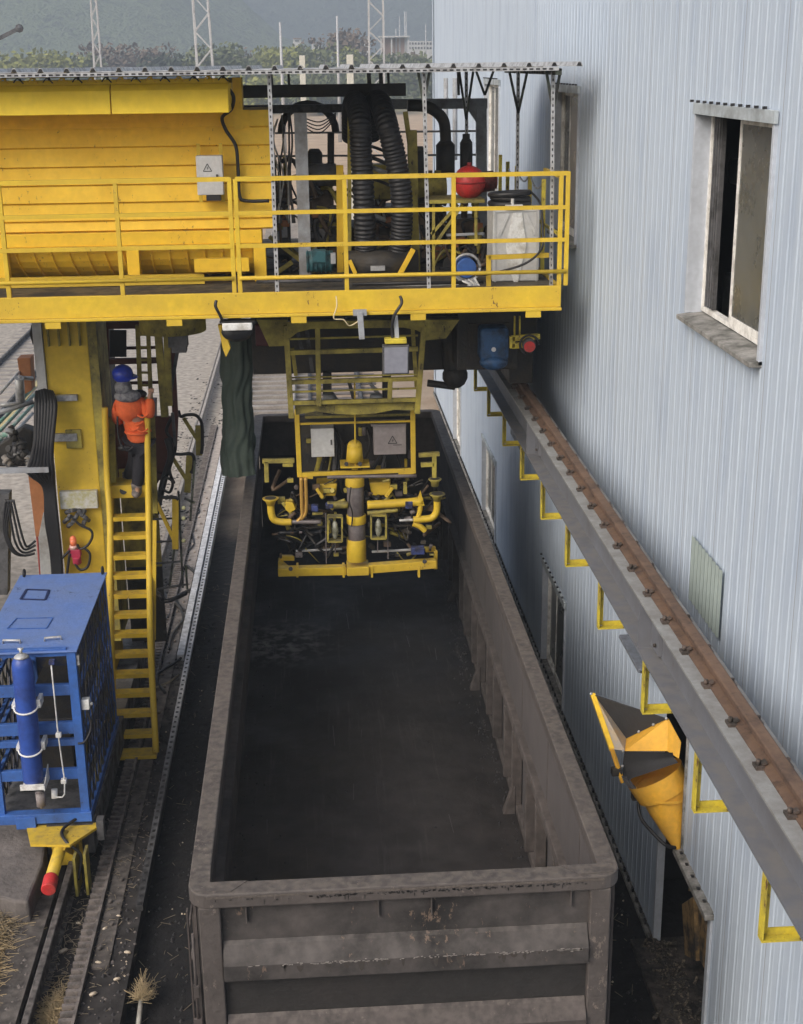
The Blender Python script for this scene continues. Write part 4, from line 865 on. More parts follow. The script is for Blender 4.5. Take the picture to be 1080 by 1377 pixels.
tag(m.build('hose_coil', BLK), 'coil of black hose lying on top of the pale grey cabinet', 'hose')
m = MB(); c = q(690,279,16.7); m.box((c.x-.09,16.70,c.z-.025),(c.x+.12,16.80,c.z+.03)); m.cyl(c+V((0,.05,0)),c+V((0,.05,.1)),.02); m.build('top_bracket', WHT, cbn, bevel=.005)
m = MB(); m.tube(bez([q(714,258,16.9),q(727,275,16.6),q(730,310,16.5),q(728,335,16.4),q(705,355,16.36),q(660,368,16.36),q(640,370,16.4)],8),.014,8); tag(m.build('hose', BLK), 'thin black hose sagging in front of the pale grey cabinet', 'hose')
# blue hose reel
hr = thing('hose_reel', 'blue drum with pale hose rings at the foot of the railing', 'hose reel', q(627,388,16.7))
c = q(627,360,16.75); m = MB(); m.cyl(c-V((0,.06,0)),c+V((0,.14,0)),.12,n=24); m.build('drum', BLUE, hr, bevel=.01)
m = MB(); m.torus(c-V((0,.03,0)),.165,.016,(0,1,0),28,8); m.torus(c+V((.01,.03,.005)),.155,.016,(0,1,0),28,8); m.build('hose_ring', GALV, hr)
for k in range(5): m = MB(); m.tube(bez([q(622+4*k,378-k,16.6),q(632+3*k,384,16.5),q(610+9*k,390+k%2,16.55)],6),.014,7); m.build('hose_end', GALV if k%2 else WHT, hr)
# teal motor
tm = thing('motor', 'teal electric motor low behind the railing right of the grey post', 'motor', q(432,368,17.3))
TEAL = mat('teal_paint',(.04,.13,.15),.4,dirt=(.02,.03,.03),dscale=6,damt=.4)
m = MB(); m.cyl(q(412,352,17.4),q(448,351,17.4),.13,n=20); m.build('body', TEAL, tm)
m = MB(); c = q(430,345,17.3); m.box((c.x-.09,17.24,c.z-.07),(c.x+.08,17.4,c.z+.08)); m.build('terminal_box', TEAL, tm, bevel=.01)
for k in range(6): c = q(414+6*k,352,17.4); m = MB(); m.cyl(c-V((.006,0,0)),c+V((.006,0,0)),.142,n=20); m.build('fin', TEAL, tm)
m = MB(); c = q(448,346,17.3); m.box((c.x-.03,17.22,c.z-.07),(c.x+.03,17.3,c.z+.06)); m.build('plate', GALV, tm)
# pipes along the deck edge
for (x0,y0_,x1,y1_,mt,r,lab) in ((480,389,617,385,WHT,.026,'pale pipe lying along the deck edge'),(372,392,480,389,BLK,.03,'black pipe lying along the deck edge behind the railing'),(474,382,650,379,BLK,.02,'thin black pipe behind the lowest rail'),(345,379,460,377,DGREY,.02,'thin grey pipe behind the lowest rail left of the ducts')):
    m = MB(); m.tube([q(x0,y0_,16.6),q(x1,y1_,16.6)],r,10); tag(m.build('pipe', mt), lab, 'pipe')
# tangled wires near the amber tank end
for k in range(7):
    rnd = random.Random(50+k); m = MB(); x = 368+rnd.uniform(0,22); m.tube(bez([q(x,150+rnd.uniform(0,20),17.8),q(x+rnd.uniform(-8,8),190,17.7),q(x+rnd.uniform(-10,12),240,17.8),q(x+rnd.uniform(-8,8),300,17.8)],7),.012,6)
    o = m.build('wire', rnd.choice((BLK,DGREY,GALV))); tag(o, 'dangling thin wires beside the end of the amber tank', 'wire', 'wires hanging beside the amber tank end')
for k in range(4):
    m = MB(); m.tube(bez([q(408,158+4*k,18.5),q(430,164+5*k,18.5),q(452,152+k*2,18.5)],6),.008,6); o = m.build('wire', BLK); tag(o, 'sagging thin black wires under the dark roof beam', 'wire', 'wires sagging under the dark roof beam')
# ---------------------------------------------------------------- things hanging at the platform edge
fl = thing('floodlight', 'round black floodlight with pale top plate hanging above the green tarpaulin', 'lamp', q(319,455,16.3))
c = q(319,446,16.35); m = MB(); m.sphere(c,.19,20,(1,.7,.62)); m.build('housing', BLK, fl)
m = MB(); a = q(300,431,16.3); b = q(340,440,16.3); m.box((a.x,16.1,b.z),(b.x,16.3,a.z)); m.build('top_plate', WHT, fl, bevel=.01)
m = MB(); m.box((a.x-.03,16.11,a.z+.001),(b.x+.03,16.29,a.z+.02)); m.build('bracket', BLK, fl)
m = MB(); m.tube(bez([q(291,404,16.1),q(290,412,16.08),q(296,424,16.1),q(300,433,16.15)],6),.018,8); m.build('cable', BLK, fl)
m = MB(); m.prism([q(a,b,16.4) for a,b in ((300,437),(293,437),(300,470),(304,480),(310,468))],(0,.1,0)); m.build('mounting_bracket', YEL, fl)
f2 = thing('floodlight', 'square grey-faced floodlight under a yellow bracket below the platform edge', 'lamp', q(532,500,16.1))
a = q(514,463,16.1); b = q(550,502,16.1); m = MB(); m.prism([(a.x,16.05,b.z),(a.x,16.0,a.z),(a.x,16.12,a.z),(a.x,16.14,b.z)],(b.x-a.x,0,0)); m.build('housing', DGREY, f2, bevel=.01)
m = MB(); m.prism([(a.x+.02,16.043,b.z+.02),(a.x+.02,15.995,a.z-.02),(a.x+.02,16.01,a.z-.02),(a.x+.02,16.06,b.z+.02)],(b.x-a.x-.04,0,0)); m.build('face', mat('grey_lamp_glass',(.27,.28,.33),.3), f2)
m = MB(); c = q(532,458,16.08); m.box((c.x-.13,16.02,c.z-.03),(c.x+.13,16.16,c.z+.03)); m.build('bracket', YELL, f2, bevel=.01)
m = MB(); bars(m,16.12,[(532,425,534,455)],.05); m.build('arm', GREYP, f2)
m = MB(); m.tube(bez([q(538,398,16.08),q(540,408,16.05),q(530,425,16.05),q(527,445,16.1),q(529,458,16.1)],6),.018,8); m.build('cable', BLK, f2)
f3 = thing('bracket', 'short pale grey arm pointing down from the middle of the platform edge', 'bracket', q(486,455,16.1))
m = MB(); bars(m,16.1,[(484,420,487,456)],.07,.05); m.build('arm', GREYP, f3, bevel=.006)
m = MB(); a = q(484,422,16.12); m.box((a.x-.08,16.1,a.z-.02),(a.x+.08,16.15,a.z+.05)); m.build('plate', GREYP, f3)
m = MB(); m.tube(bez([q(452,398,16.12),q(453,412,16.1),q(449,428,16.1),q(462,430,16.12),q(470,438,16.15),q(482,432,16.15)],6),.008,6); tag(m.build('rope', mat('pale_rope',(.6,.5,.3),.8)), 'loose pale cord dangling over the yellow platform edge', 'rope')
# blue drive motor & red horn
bm = thing('drive_motor', 'blue gear motor above the wall girder under the platform corner', 'motor', q(662,495,18))
BD = mat('deep_blue_motor',(.03,.10,.24),.45,dirt=(.02,.04,.08),dscale=5,damt=.4)
m = MB(); m.sphere(q(664,486,17.6),.19,20,(1,.8,.6)); m.build('end_cap', BD, bm); m = MB(); a = q(645,440,17.6); b = q(683,484,17.6); m.box((a.x,17.5,b.z),(b.x,17.85,a.z)); m.build('body', BD, bm, bevel=.05)
m = MB(); m.cyl(q(664,470,17.48),q(664,470,17.55),.03); m.build('plug', GALV, bm)
m = MB(); m.box((a.x-.12,17.86,b.z-.1),(b.x+.05,18.3,a.z)); m.build('bracket', BLKM, bm)
hn = thing('warning_horn', 'red-faced horn lamp in a small yellow frame right of the blue motor', 'horn', q(705,475,17.2))
m = MB(); bars(m,17.2,[(688,455,726,452),(688,465,706,464),(689,452,689,468)],.07,.06); m.build('frame', YELL, hn, bevel=.006)
m = MB(); m.tube([q(699,425,17.2),q(699,452,17.2)],.012); m.tube([q(692,425,17.2),q(692,452,17.2)],.012); m.build('hanger_rod', YELL, hn)
c = q(712,466,17.1); m = MB(); m.cyl(c+V((0,0,0)),c+V((0,.2,.05)),.085,n=18); m.build('housing', DGREY, hn); m = MB(); m.cyl(c-V((0,.02,0)),c,.07,n=18); m.build('lens', RED, hn)
m = MB(); m.torus(c+V((0,.02,.02)),.12,.015,(0,1,.2),20,6,.7,0); m.build('guard', BLK, hn)
# ---------------------------------------------------------------- tool hanging inside the wagon
TY = 18.0
tl = thing('spray_tool', 'yellow hanging head with pipes, cabinets and a bottom bar lowered into the wagon', 'machine', q(480,775,TY))
def tb_(name, segs, w, mt, Y=TY, bevel=.006, d=None):
    for s in segs: m = MB(); bars(m, Y, [s], w, d); m.build(name, mt, tl, bevel=bevel)
tb_('frame', [(399,550,403,641),(555,545,556,636)], .065, YEL)
tb_('frame', [(401,570,556,566)], .03, YEL); tb_('frame', [(402,638,556,632)], .055, YEL); tb_('frame', [(477,515,478,632)], .022, YEL, TY-.05)
tb_('plinth', [(404,641,421,641),(536,637,556,636)], .05, YEL)
a = q(399,560,TY); 
m = MB(); m.box(q(404,560,TY+.55)-V((0,0,.0)), q(556,640,TY+.6)); m.build('dark_back', BLKM, tl)
def cab(x0,y0_,x1,y1_,mt,Y=TY+.1):
    a = q(x0,y1_,Y); b = q(x1,y0_,Y); m = MB(); m.box((a.x,Y,a.z),(b.x,Y+.22,b.z)); o = m.build('cabinet', mt, tl, bevel=.008); return o, a, b
o, a, b = cab(419,576,449,615,BOXW); m = MB(); m.box((b.x-.05,TY+.085,a.z+.17),(b.x-.03,TY+.1,a.z+.24)); m.build('latch', DGREY, o)
o, a, b = cab(503,572,546,612,BOXP); warn(o, q(528,592,TY+.098), .06, TY+.097); m = MB(); m.box((b.x-.18,TY+.097,a.z+.13),(b.x-.06,TY+.0995,a.z+.14)); m.build('caption_bar', DGREY, o)
m = MB(); m.box((a.x-.03,TY+.08,b.z+.001),(b.x+.0,TY+.34,b.z+.03)); m.build('rain_lid', BOXP, o)
m = MB(); m.cyl(q(477,620,TY+.02),q(477,600,TY+.02),.12,.10,20); m.sphere(q(477,600,TY+.02),.10,18,(1,1,.9)); m.build('bell_housing', YEL, tl)
m = MB(); m.box(q(458,628,TY-.12),q(496,619,TY+.25)); m.build('flange_plate', YEL, tl, bevel=.006)
m = MB()
for x in (466,484): m.cyl(q(x,624,TY-.125),q(x,624,TY-.119),.03,n=10)
m.build('plate_hole', BLK, tl)
def vcyl(x, ya, yb, r, mt, nm, Y=TY, r2=None): m = MB(); a=q(x,ya,Y); b=q(x,yb,Y); m.cyl(a,(a.x,a.y,b.z),r,r2,24); return m.build(nm, mt, tl, bevel=.004)
STEEL = mat('dull_steel_tube', (.22,.20,.20), .45, metal=.3, dirt=(.10,.08,.08), dscale=6, damt=.5, gap=.3)
vcyl(477,641,653,.13,YEL,'collar'); vcyl(477.5,653,693,.115,STEEL,'mast_tube'); vcyl(479,692,703,.135,YEL,'collar'); vcyl(479.5,703,725,.12,STEEL,'mast_tube'); vcyl(479,724,753,.135,YEL,'mast_sleeve')
m = MB(); a = q(467,775,TY-.12); b = q(495,752,TY+.2); m.box(a,b); m.build('mast_foot', YEL, tl, bevel=.01)
m = MB(); m.tube(bez([q(472,655,17.85),q(470,675,17.83),q(474,690,17.84),q(473,708,17.84)],6),.01,6); m.build('wire', BLK, tl)
# bottom bar
tb_('bottom_bar', [(374,768,466,766),(496,764,587,757)], .12, YEL, TY, .01, .14)
m = MB(); m.prism([q(374,750,TY+.35),q(374,772,TY-.05),q(396,772,TY-.05),q(396,769,TY+.3)],(.02,0,0)); m.build('end_box', YEL, tl)
tb_('end_box', [(376,750,396,750),(572,739,586,738)], .07, YEL, TY+.3); tb_('end_box', [(586,740,586,765)], .05, YEL, TY+.15)
m = MB(); m.cyl(q(391,765,TY-.075),q(391,765,TY-.069),.03,n=12); m.cyl(q(571,755,TY-.075),q(571,755,TY-.069),.03,n=12); m.build('pin_hole', BLK, tl)
for x in (400,462,500,563): m = MB(); bars(m, TY-.01, [(x,759,x,774)], .03,.15); m.build('stiffener', YEL, tl)
# side arms, funnels
tb_('side_arm', [(353,620,396,619),(358,620,359,648),(563,612,591,610),(584,612,584,642),(566,625,584,624)], .06, YELG)
tb_('side_arm', [(380,625,394,625)], .05, YELG)
def cup(x, y, r, mt=YEL, down=True):
    c = q(x,y,TY-.05); m = MB(); m.tube([c+V((0,0,.045)),c+V((0,0,.035)),c,c-V((0,0,.06))], r, 20, rs=[r,r,r*.65,.05]); o = m.build('funnel', mt, tl); m = MB(); m.cyl(c+V((0,0,.046)),c+V((0,0,.05)),r*.7,n=18); m.build('funnel_mouth', BLKM, o)
cup(364,674,.11); cup(588,668,.11,YELG); cup(585,648,.09,YELG)
def pipe(pts, r, mt, nm='pipe', Y=TY-.05): m = MB(); m.tube(bez([q(a,b,Y) for a,b in pts],6), r, 10); return m.build(nm, mt, tl)
pipe([(364,676),(365,690),(369,699),(380,702),(392,702)],.05,YEL); pipe([(392,702),(432,702)],.03,STEEL)
pipe([(588,672),(587,688),(581,696),(570,698),(556,699)],.05,YEL); pipe([(556,699),(537,700)],.02,GALV)
COPP = mat('yellow_brass_tube', (.50,.30,.07), .4, metal=.3)
pipe([(405,642),(406,680),(406,694),(399,702)],.025,COPP); pipe([(411,642),(412,675),(411,690),(405,698)],.025,COPP)
pipe([(494,679),(530,677),(568,674)],.06,YEL); pipe([(440,679),(468,679)],.05,YELG); pipe([(494,690),(535,686)],.03,YELG); pipe([(440,642),(470,641),(560,640)],.025,STEEL)
pipe([(566,670),(565,685),(561,700)],.035,YEL); 
m = MB(); m.prism([q(560,680,TY-.1),q(566,662,TY-.1),q(571,680,TY-.1)],(0,.1,0)); m.build('pointed_bracket', YEL, tl)
pipe([(556,704),(565,708),(572,714)],.04,YEL)
tb_('lever', [(545,648,545,664),(380,675,392,690)], .05, YELG)
m = MB(); m.prism([q(384,675,TY-.05),q(394,676,TY-.05),q(398,685,TY-.05),q(390,690,TY-.05),q(384,686,TY-.05)],(0,.15,0)); m.build('valve_body', YEL, tl, bevel=.01)
for x0,y0_,x1,y1_ in ((426,650,454,668),(497,648,526,667)):
    a = q(x0,y1_,TY+.1); b = q(x1,y0_,TY+.1); m = MB(); m.prism([(a.x+.03,TY+.1,a.z),(a.x,TY+.1,b.z),(b.x,TY+.1,b.z),(b.x-.03,TY+.1,a.z)],(0,.3,0)); m.build('counterweight', YEL, tl, bevel=.02)
tb_('link_arm', [(426,657,434,669),(528,655,519,668)], .045, YEL, TY)
BLUS = mat('dirty_blue_valve',(.04,.06,.20),.5,dirt=(.02,.02,.04),dscale=8,damt=.5)
for x0,y0_,x1,y1_ in ((419,680,428,688),(545,674,555,684),(553,736,571,746),(438,678,448,684)):
    a = q(x0,y1_,TY-.1); b = q(x1,y0_,TY-.1); m = MB(); m.box((a.x,TY-.12,a.z),(b.x,TY,b.z)); m.build('valve', BLUS, tl, bevel=.012)
tb_('step', [(420,691,434,690),(520,686,535,685)], .035, YELG)
for x0,y0_,x1,y1_ in ((441,694,460,727),(499,692,519,723)):
    for s in ((x0,y0_,x1,y0_),(x0,y1_,x1,y1_),(x0,y0_,x0,y1_),(x1,y0_,x1,y1_)): m = MB(); bars(m, TY-.08, [s], .022, .12); m.build('lantern_frame', YELG, tl)
    m = MB(); c = q((x0+x1)/2,(y0_+y1_)/2+2,TY-.06); m.sphere(c,.08,14,(.6,.6,1.7)); m.build('glass_bowl', mat('milky_bowl',(.35,.36,.30),.3,dirt=(.12,.12,.08),dscale=9,damt=.5), tl)
tb_('rod', [(438,690,439,758),(451,727,451,745),(508,723,508,742),(521,690,522,752)], .016, STEEL)
tb_('crossbar', [(398,741,460,738),(500,742,555,739)], .03, GALV, TY+.1); tb_('crossbar', [(385,712,440,708),(520,708,575,705)], .03, BLKM, TY+.1)
rnd = random.Random(21)
for k in range(95):
    side = rnd.choice((-1,1)); x = 480+side*rnd.uniform(18,108); y = rnd.uniform(642,745)
    p = [q(x,y,TY+rnd.uniform(.0,.25))]; 
    for j in range(rnd.choice((1,2,3))): p.append(q(x+rnd.uniform(-28,28),y+rnd.uniform(-12,22),TY+rnd.uniform(-.03,.3)))
    m = MB(); m.tube(bez(p,5),rnd.choice((.008,.012,.018,.026)),7); m.build('hose', rnd.choice((BLK,BLK,BLKM,BLKM,BRN,YELG)), tl)
for k in range(60):
    side = rnd.choice((-1,1)); c = q(480+side*rnd.uniform(15,105),rnd.uniform(640,748),TY+rnd.uniform(0,.2)); s = rnd.uniform(.02,.055)
    m = MB(); 
    if k%2: m.cyl(c,c+V((rnd.uniform(-.1,.1),rnd.uniform(-.05,.05),rnd.uniform(-.08,.08)+.001)),s*.8,n=10)
    else: m.box(c-V((s,s*.6,s*.7)),c+V((s,s*.6,s*.7)))
    m.build('fitting', rnd.choice((BLKM,BRN,YELG,YELG,STEEL)), tl, bevel=.005)
for k in range(10):
    m = MB(); x = rnd.uniform(408,552); m.tube(bez([q(x,575,TY+.4),q(x+rnd.uniform(-15,15),600,TY+.3),q(x+rnd.uniform(-10,10),635,TY+.35)],6),rnd.choice((.015,.025,.035)),8); m.build('hose', rnd.choice((BLK,DGREY,YELG,BLKM)), tl)
for k in range(22):
    m = MB(); c = q(rnd.uniform(408,552),rnd.uniform(574,632),TY+rnd.uniform(.36,.5)); s = rnd.uniform(.03,.08)
    m.box(c-V((s,.03,s*.8)),c+V((s,.03,s*.8))) if k%2 else m.cyl(c,c+V((0,.0,.12)),s*.5,n=10)
    m.build('fitting', rnd.choice((DGREY,YELG,BLKM,STEEL,YEL)), tl, bevel=.006)
m = MB(); m.box(q(410,560,TY+.45)+V((0,0,0)),q(552,551,TY+.8)); m.build('head_plate', YELG, tl)
# carriage behind linking head to platform
tb_('slide_rail', [(440,500,440,556),(520,498,520,553)], .12, BLKM, TY+.45)
for x in (443,506):
    m = MB(); m.cyl(q(x,545,TY+.1),q(x,530,TY+.1),.12,.08,16); m.build('guide_bush', GREYP, tl)
m = MB(); m.box(q(468,552,TY),q(490,540,TY+.2)); m.build('clamp_block', YELG, tl, bevel=.01)

# ---------------------------------------------------------------- service ladder
sl = thing('service_ladder', 'steep yellow ship ladder with open treads leading up beside the yellow leg', 'ladder', q(180,1020,16.5))
def ly(y): return 18.25-(y-650)/(1020-650)*1.75
m = MB(); m.beam(q(150,652,ly(650)),q(152,1022,ly(1020)),.04,.14,(0,-1,0)); m.build('stringer', YEL, sl, bevel=.004)
m = MB(); m.beam(q(202,650,ly(650)),q(208,1018,ly(1020)),.04,.14,(0,-1,0)); m.build('stringer', YEL, sl, bevel=.004)
for y in (695,720,747,773,799,826,852,879,906,932,959,987):
    a = q(152.5+(y-690)*.003,y,ly(y)); b = q(201+(y-690)*.018,y-1,ly(y)); m = MB(); m.box((a.x,a.y-.07,a.z-.045),(b.x,a.y-.055,a.z+.012)); m.box((a.x,a.y-.055,a.z-.0),(b.x,a.y+.10,a.z+.012)); m.build('tread', YEL, sl)
y = 1014; a = q(140,y,ly(y)); b = q(212,y-1,ly(y)); m = MB(); m.box((a.x,a.y-.14,a.z-.03),(b.x,a.y+.10,a.z+.02)); m.build('foot_plate', YEL, sl, bevel=.004)
a = q(149,668,ly(665)); b = q(203,650,ly(650)); m = MB(); m.box((a.x,a.y-.05,a.z-.01),(b.x,a.y-.035,a.z+.17)); m.box((a.x,a.y-.0349,a.z+.15),(b.x,a.y+.35,a.z+.17)); m.build('landing', YEL, sl, bevel=.003)
m = MB()
for x in (166,184): m.cyl(q(x,660,a.y-.052),q(x,660,a.y-.049),.05,n=14)
m.build('landing_hole', BLK, sl)
for pts in ([(141,548,-.1),(144,640,-.1),(148,700,-.35),(148,800,-.85),(151,900,-1.25),(153,1008,-1.72)],[(198,555,0),(200,700,-.3),(202,840,-.9),(204,900,-1.15),(210,1012,-1.68)]):
    m = MB(); m.tube(bez([q(a,b,18.1+c) for a,b,c in pts],6),.042,10); m.build('handrail', YEL, sl)
m = MB(); bars(m,18.3,[(150,560,152,652)],.09,.04); m.build('post', YELG, sl, bevel=.004)
m = MB(); bars(m,18.35,[(204,560,208,690)],.09,.04); m.build('post', YELG, sl, bevel=.004)
m = MB(); bars(m,17.5,[(208,700,207,860)],.05,.03); m.build('side_stay', YEL, sl)
# olive panels behind the treads
m = MB(); m.box((-2.84,19.2,1.9),(-2.32,19.25,3.4)); m.build('back_panel', YELG, sl); m = MB(); m.box((-2.84,19.2,.7),(-2.32,19.25,1.89)); m.build('back_panel', BLKM, sl)

# ---------------------------------------------------------------- person on the ladder
def skin(name, mt, parent, verts, edges, radii, sub=2):
    root = ROOT[parent.as_pointer()] if parent else V(verts[0])
    me = bpy.data.meshes.new(name); me.from_pydata([V(v)-root for v in verts], edges, []); o = bpy.data.objects.new(name, me); COL.objects.link(o)
    s = o.modifiers.new('skin','SKIN'); s.use_smooth_shade = True
    for i, r in enumerate(radii):
        sv = me.skin_vertices[0].data[i]; sv.radius = r if isinstance(r, tuple) else (r, r); sv.use_root = (i == 0)
    o.modifiers.new('sub','SUBSURF').levels = sub; o.modifiers['sub'].render_levels = sub
    bpy.context.view_layer.update(); dg = bpy.context.evaluated_depsgraph_get()
    me2 = bpy.data.meshes.new_from_object(o.evaluated_get(dg)); bpy.data.objects.remove(o)
    me2.materials.clear(); me2.materials.append(mt)
    for p in me2.polygons: p.use_smooth = True
    o = bpy.data.objects.new(name, me2); COL.objects.link(o)
    if parent: o.parent = parent
    else: o.location = root
    ROOT[o.as_pointer()] = root; return o
SKINM = mat('skin', (.42,.25,.17), .55); ORNG = mat('orange_jacket', (.86,.16,.04), .75, dirt=(.62,.10,.03), dscale=5, damt=.5, bump=.7, bscale=9, gap=.3)
TROU = mat('black_trousers', (.014,.014,.02), .85, bump=.5, bscale=14); HELM = mat('blue_helmet', (.02,.05,.45), .3, dirt=(.03,.04,.2), dscale=6, damt=.3)
SHOE = mat('grey_shoe', (.22,.19,.18), .7, dirt=(.10,.09,.085), dscale=8, damt=.5); SCARF = mat('dark_grey_hood', (.10,.10,.12), .85, dirt=(.25,.25,.26), dscale=12, damt=.5)
J = dict(pel=(188,592,18.15), ab=(185,574,18.12), ch=(176,553,18.06), nk=(172,534,18.03), hd=(167,518,18.03), ht=(165,505,18.03),
    sl=(159,545,18.0), el=(158,566,18.25), hl=(170,560,18.4), sr=(191,543,18.12), er=(203,560,18.02), hr=(201,534,18.05), hr2=(203,526,18.08),
    hpl=(184,594,18.16), kl=(181,622,18.30), al=(172,642,18.52), tl=(166,645,18.6), hpr=(191,595,18.15), kr=(188,627,18.12), ar=(184,656,18.14), tr=(185,662,17.98))
JV = {k: q(*v) for k, v in J.items()}
ks = list(JV); E_ = lambda a, b: (ks.index(a), ks.index(b))
edges = [E_('pel','ab'),E_('ab','ch'),E_('ch','nk'),E_('nk','hd'),E_('hd','ht'),E_('ch','sl'),E_('sl','el'),E_('el','hl'),E_('ch','sr'),E_('sr','er'),E_('er','hr'),E_('hr','hr2'),E_('pel','hpl'),E_('hpl','kl'),E_('kl','al'),E_('al','tl'),E_('pel','hpr'),E_('hpr','kr'),E_('kr','ar'),E_('ar','tr')]
rad = dict(pel=.13,ab=.12,ch=.14,nk=.06,hd=.085,ht=.08,sl=.065,el=.045,hl=.035,sr=.065,er=.045,hr=.033,hr2=.02,hpl=.085,kl=.06,al=.04,tl=.03,hpr=.085,kr=.06,ar=.04,tr=.03)
ps = skin('person', SKINM, None, [JV[k] for k in ks], edges, [rad[k] for k in ks])
tag(ps, 'worker in orange jacket, black trousers and blue helmet standing on top of the yellow ladder', 'person')
def sub(nm, mt, keys, ed, rr_): k2 = keys; return skin(nm, mt, ps, [JV[k] for k in k2], [(k2.index(a),k2.index(b)) for a,b in ed], rr_)
sub('jacket', ORNG, ['ab','ch','nk','sl','el','hl','sr','er','hr','pel'], [('ab','ch'),('ch','nk'),('ch','sl'),('sl','el'),('el','hl'),('ch','sr'),('sr','er'),('er','hr'),('ab','pel')], [(.175,.16),(.20,.165),(.09,.09),.105,.08,.062,.105,.085,.062,(.165,.15)])
sub('trousers', TROU, ['pel','hpl','kl','al','hpr','kr','ar'], [('pel','hpl'),('hpl','kl'),('kl','al'),('pel','hpr'),('hpr','kr'),('kr','ar')], [.15,.12,.10,.085,.12,.10,.085])
m = MB(); cj = JV['ab']
for k, (dx, dz) in enumerate(((-.10,.16),(.02,.10),(.10,.2),(-.04,.02),(.08,.0))):
    m.tube(bez([cj+V((dx-.07,-.155,dz)),cj+V((dx,-.172,dz-.03)),cj+V((dx+.08,-.155,dz+.01))],5),.012,6)
m.build('fold', ORNG, ps)
m = MB(); m.torus(cj+V((0,0,-.06)),.165,.018,(0,0,1),24,6); m.build('hem', ORNG, ps)
c = JV['hd']; m = MB(); m.sphere(JV['ht']+V((0,.01,.02)),.14,20,(1,1.12,.9)); h = m.build('helmet', HELM, ps)
m = MB(); cc = JV['ht']+V((.03,.05,-.02)); m.cyl(cc-V((0,0,.02)),cc+V((0,0,.005)),.165,.15,24); m.build('brim', HELM, h)
m = MB(); m.sphere(JV['hd']-V((.01,.02,.03)),.115,16,(1,1,1.1)); m.sphere(JV['nk']+V((0,-.02,.02)),.12,16,(1.5,1.1,.75)); m.build('hood', SCARF, ps)
m = MB(); m.sphere(q(187,530,18.15),.09,12,(1.2,.8,.7)); m.build('face_mask', BLK, ps)
for kk, d in (('ar',V((.0,-.06,0))),('al',V((-.04,.03,0)))):
    c = JV[kk]+V((0,0,-.05)); m = MB(); m.sphere(c+d,.085,14,(.8,1.7,.75)); m.cyl(c-V((0,0,.02)),c+V((0,0,.12)),.068,.075,14); m.build('shoe', SHOE, ps)
for i in range(5):
    m = MB(); c = JV['hr2']+V((.012*(i-2),-.0,.0)); m.tube([c-V((0,0,.03)),c+V((.004*(i-2),.02,.025)),c+V((.004*(i-2),.05,.03-.006*abs(i-2)))],.010,6); m.build('finger', SKINM, ps)
m = MB(); m.sphere(q(168,602,18.0)+V((0,0,0)),.06,12,(1.6,.8,.7)); m.tube(bez([q(158,560,17.95),q(160,590,17.95),q(170,606,17.95),q(180,600,17.97)],6),.014,6); m.build('strap', BLK, ps)
# ---------------------------------------------------------------- blue equipment cage
CY, CB = 14.0, 16.42
cx0, cx1 = -3.74, q(122,1100,CY).x
Z0, Z1 = q(122,1103,CY).z, q(98,876,CY).z
cg = thing('equipment_cage', 'blue steel cage with mesh sides and flat faded top standing behind the yellow buffer', 'cage', ((cx0+cx1)/2,15.2,Z0))
m = MB(); m.box((cx0-.01,CY-.02,Z1-.004),(cx1+.02,CB+.01,Z1+.012)); tp = m.build('top_sheet', BLUET, cg, bevel=.004)
def zf(y): return q(60,y,CY).z
for x in (cx0+.05,cx1-.05):
    for y in (CY+.04,CB-.05): m = MB(); m.box((x-.05,y-.04,Z0+.1),(x+.05,y+.04,Z1-.005)); m.build('post', BLUE, cg, bevel=.006)
for za, zb, ins in ((873,884,0),(922,937,0),(973,989,0),(996,1005,0),(1036,1050,0)):
    m = MB(); m.box((cx0+.101,CY+.012,zf(zb)),(cx1-.101,CY+.07,zf(za)-.005)); m.build('cross_bar', BLUE, cg, bevel=.004)
    for x in (cx0+.02, cx1-.05):
        m = MB(); m.box((x,CY+.081,zf(zb)),(x+.04,CB-.091,zf(zb)+.05)); m.build('side_bar', BLUE, cg)
m = MB(); m.box((cx0-.02,CY-.03,Z0),(cx1+.02,CY+.09,Z0+.12)); m.build('base_bar', BLUE, cg, bevel=.006)
m = MB(); m.box((cx1-.09,CY+.091,Z0),(cx1+.015,CB,Z0+.1)); m.build('base_bar', BLUE, cg)
m = MB(); m.box((cx0,CY+.091,Z0+.02),(cx1-.091,CB,Z0+.06)); m.build('floor_plate', DGREY, cg)
m = MB(); m.box((-3.52,CY-.05,Z0-.05),(-3.3,CY+.05,Z0+.09)); m.build('foot', BLUE, cg, bevel=.004)
DBL = mat('dark_blue_mesh', (.018,.028,.07), .5, dirt=(.16,.13,.03), dscale=2.2, damt=.28)  # mesh and back panel are a dark blue-black of their own
# expanded metal side mesh: slanted strips both ways
def mesh_side(X, y0, y1, z0, z1, pitch=.21, w=.055):
    m = MB(); L_ = z1-z0; n = int((y1-y0+L_*.45)/pitch)+1
    for s in (1,-1):
        for k in range(-n, n*2):
            # line y = yb + s*t*.45*L, t in 0..1 ; clip
            yb = y0+k*pitch; ya_, yb_ = yb, yb+s*.45*L_; t0, t1 = 0., 1.
            if ya_ == yb_: continue
            for lim, sg in ((y0,1),(y1,-1)):
                f0 = (ya_-lim)*sg; f1 = (yb_-lim)*sg
                if f0 < 0 and f1 < 0: t0 = 2; break
                if f0 < 0: t0 = max(t0, f0/(f0-f1))
                if f1 < 0: t1 = min(t1, f0/(f0-f1))
            if t0 >= t1 or t0 > 1: continue
            p = V((X+(.004 if s>0 else -.004), ya_+(yb_-ya_)*t0, z0+L_*t0)); r = V((p.x, ya_+(yb_-ya_)*t1, z0+L_*t1))
            if (r-p).length > .08: m.beam(p, r, w, .007, (1,0,0))
    return m
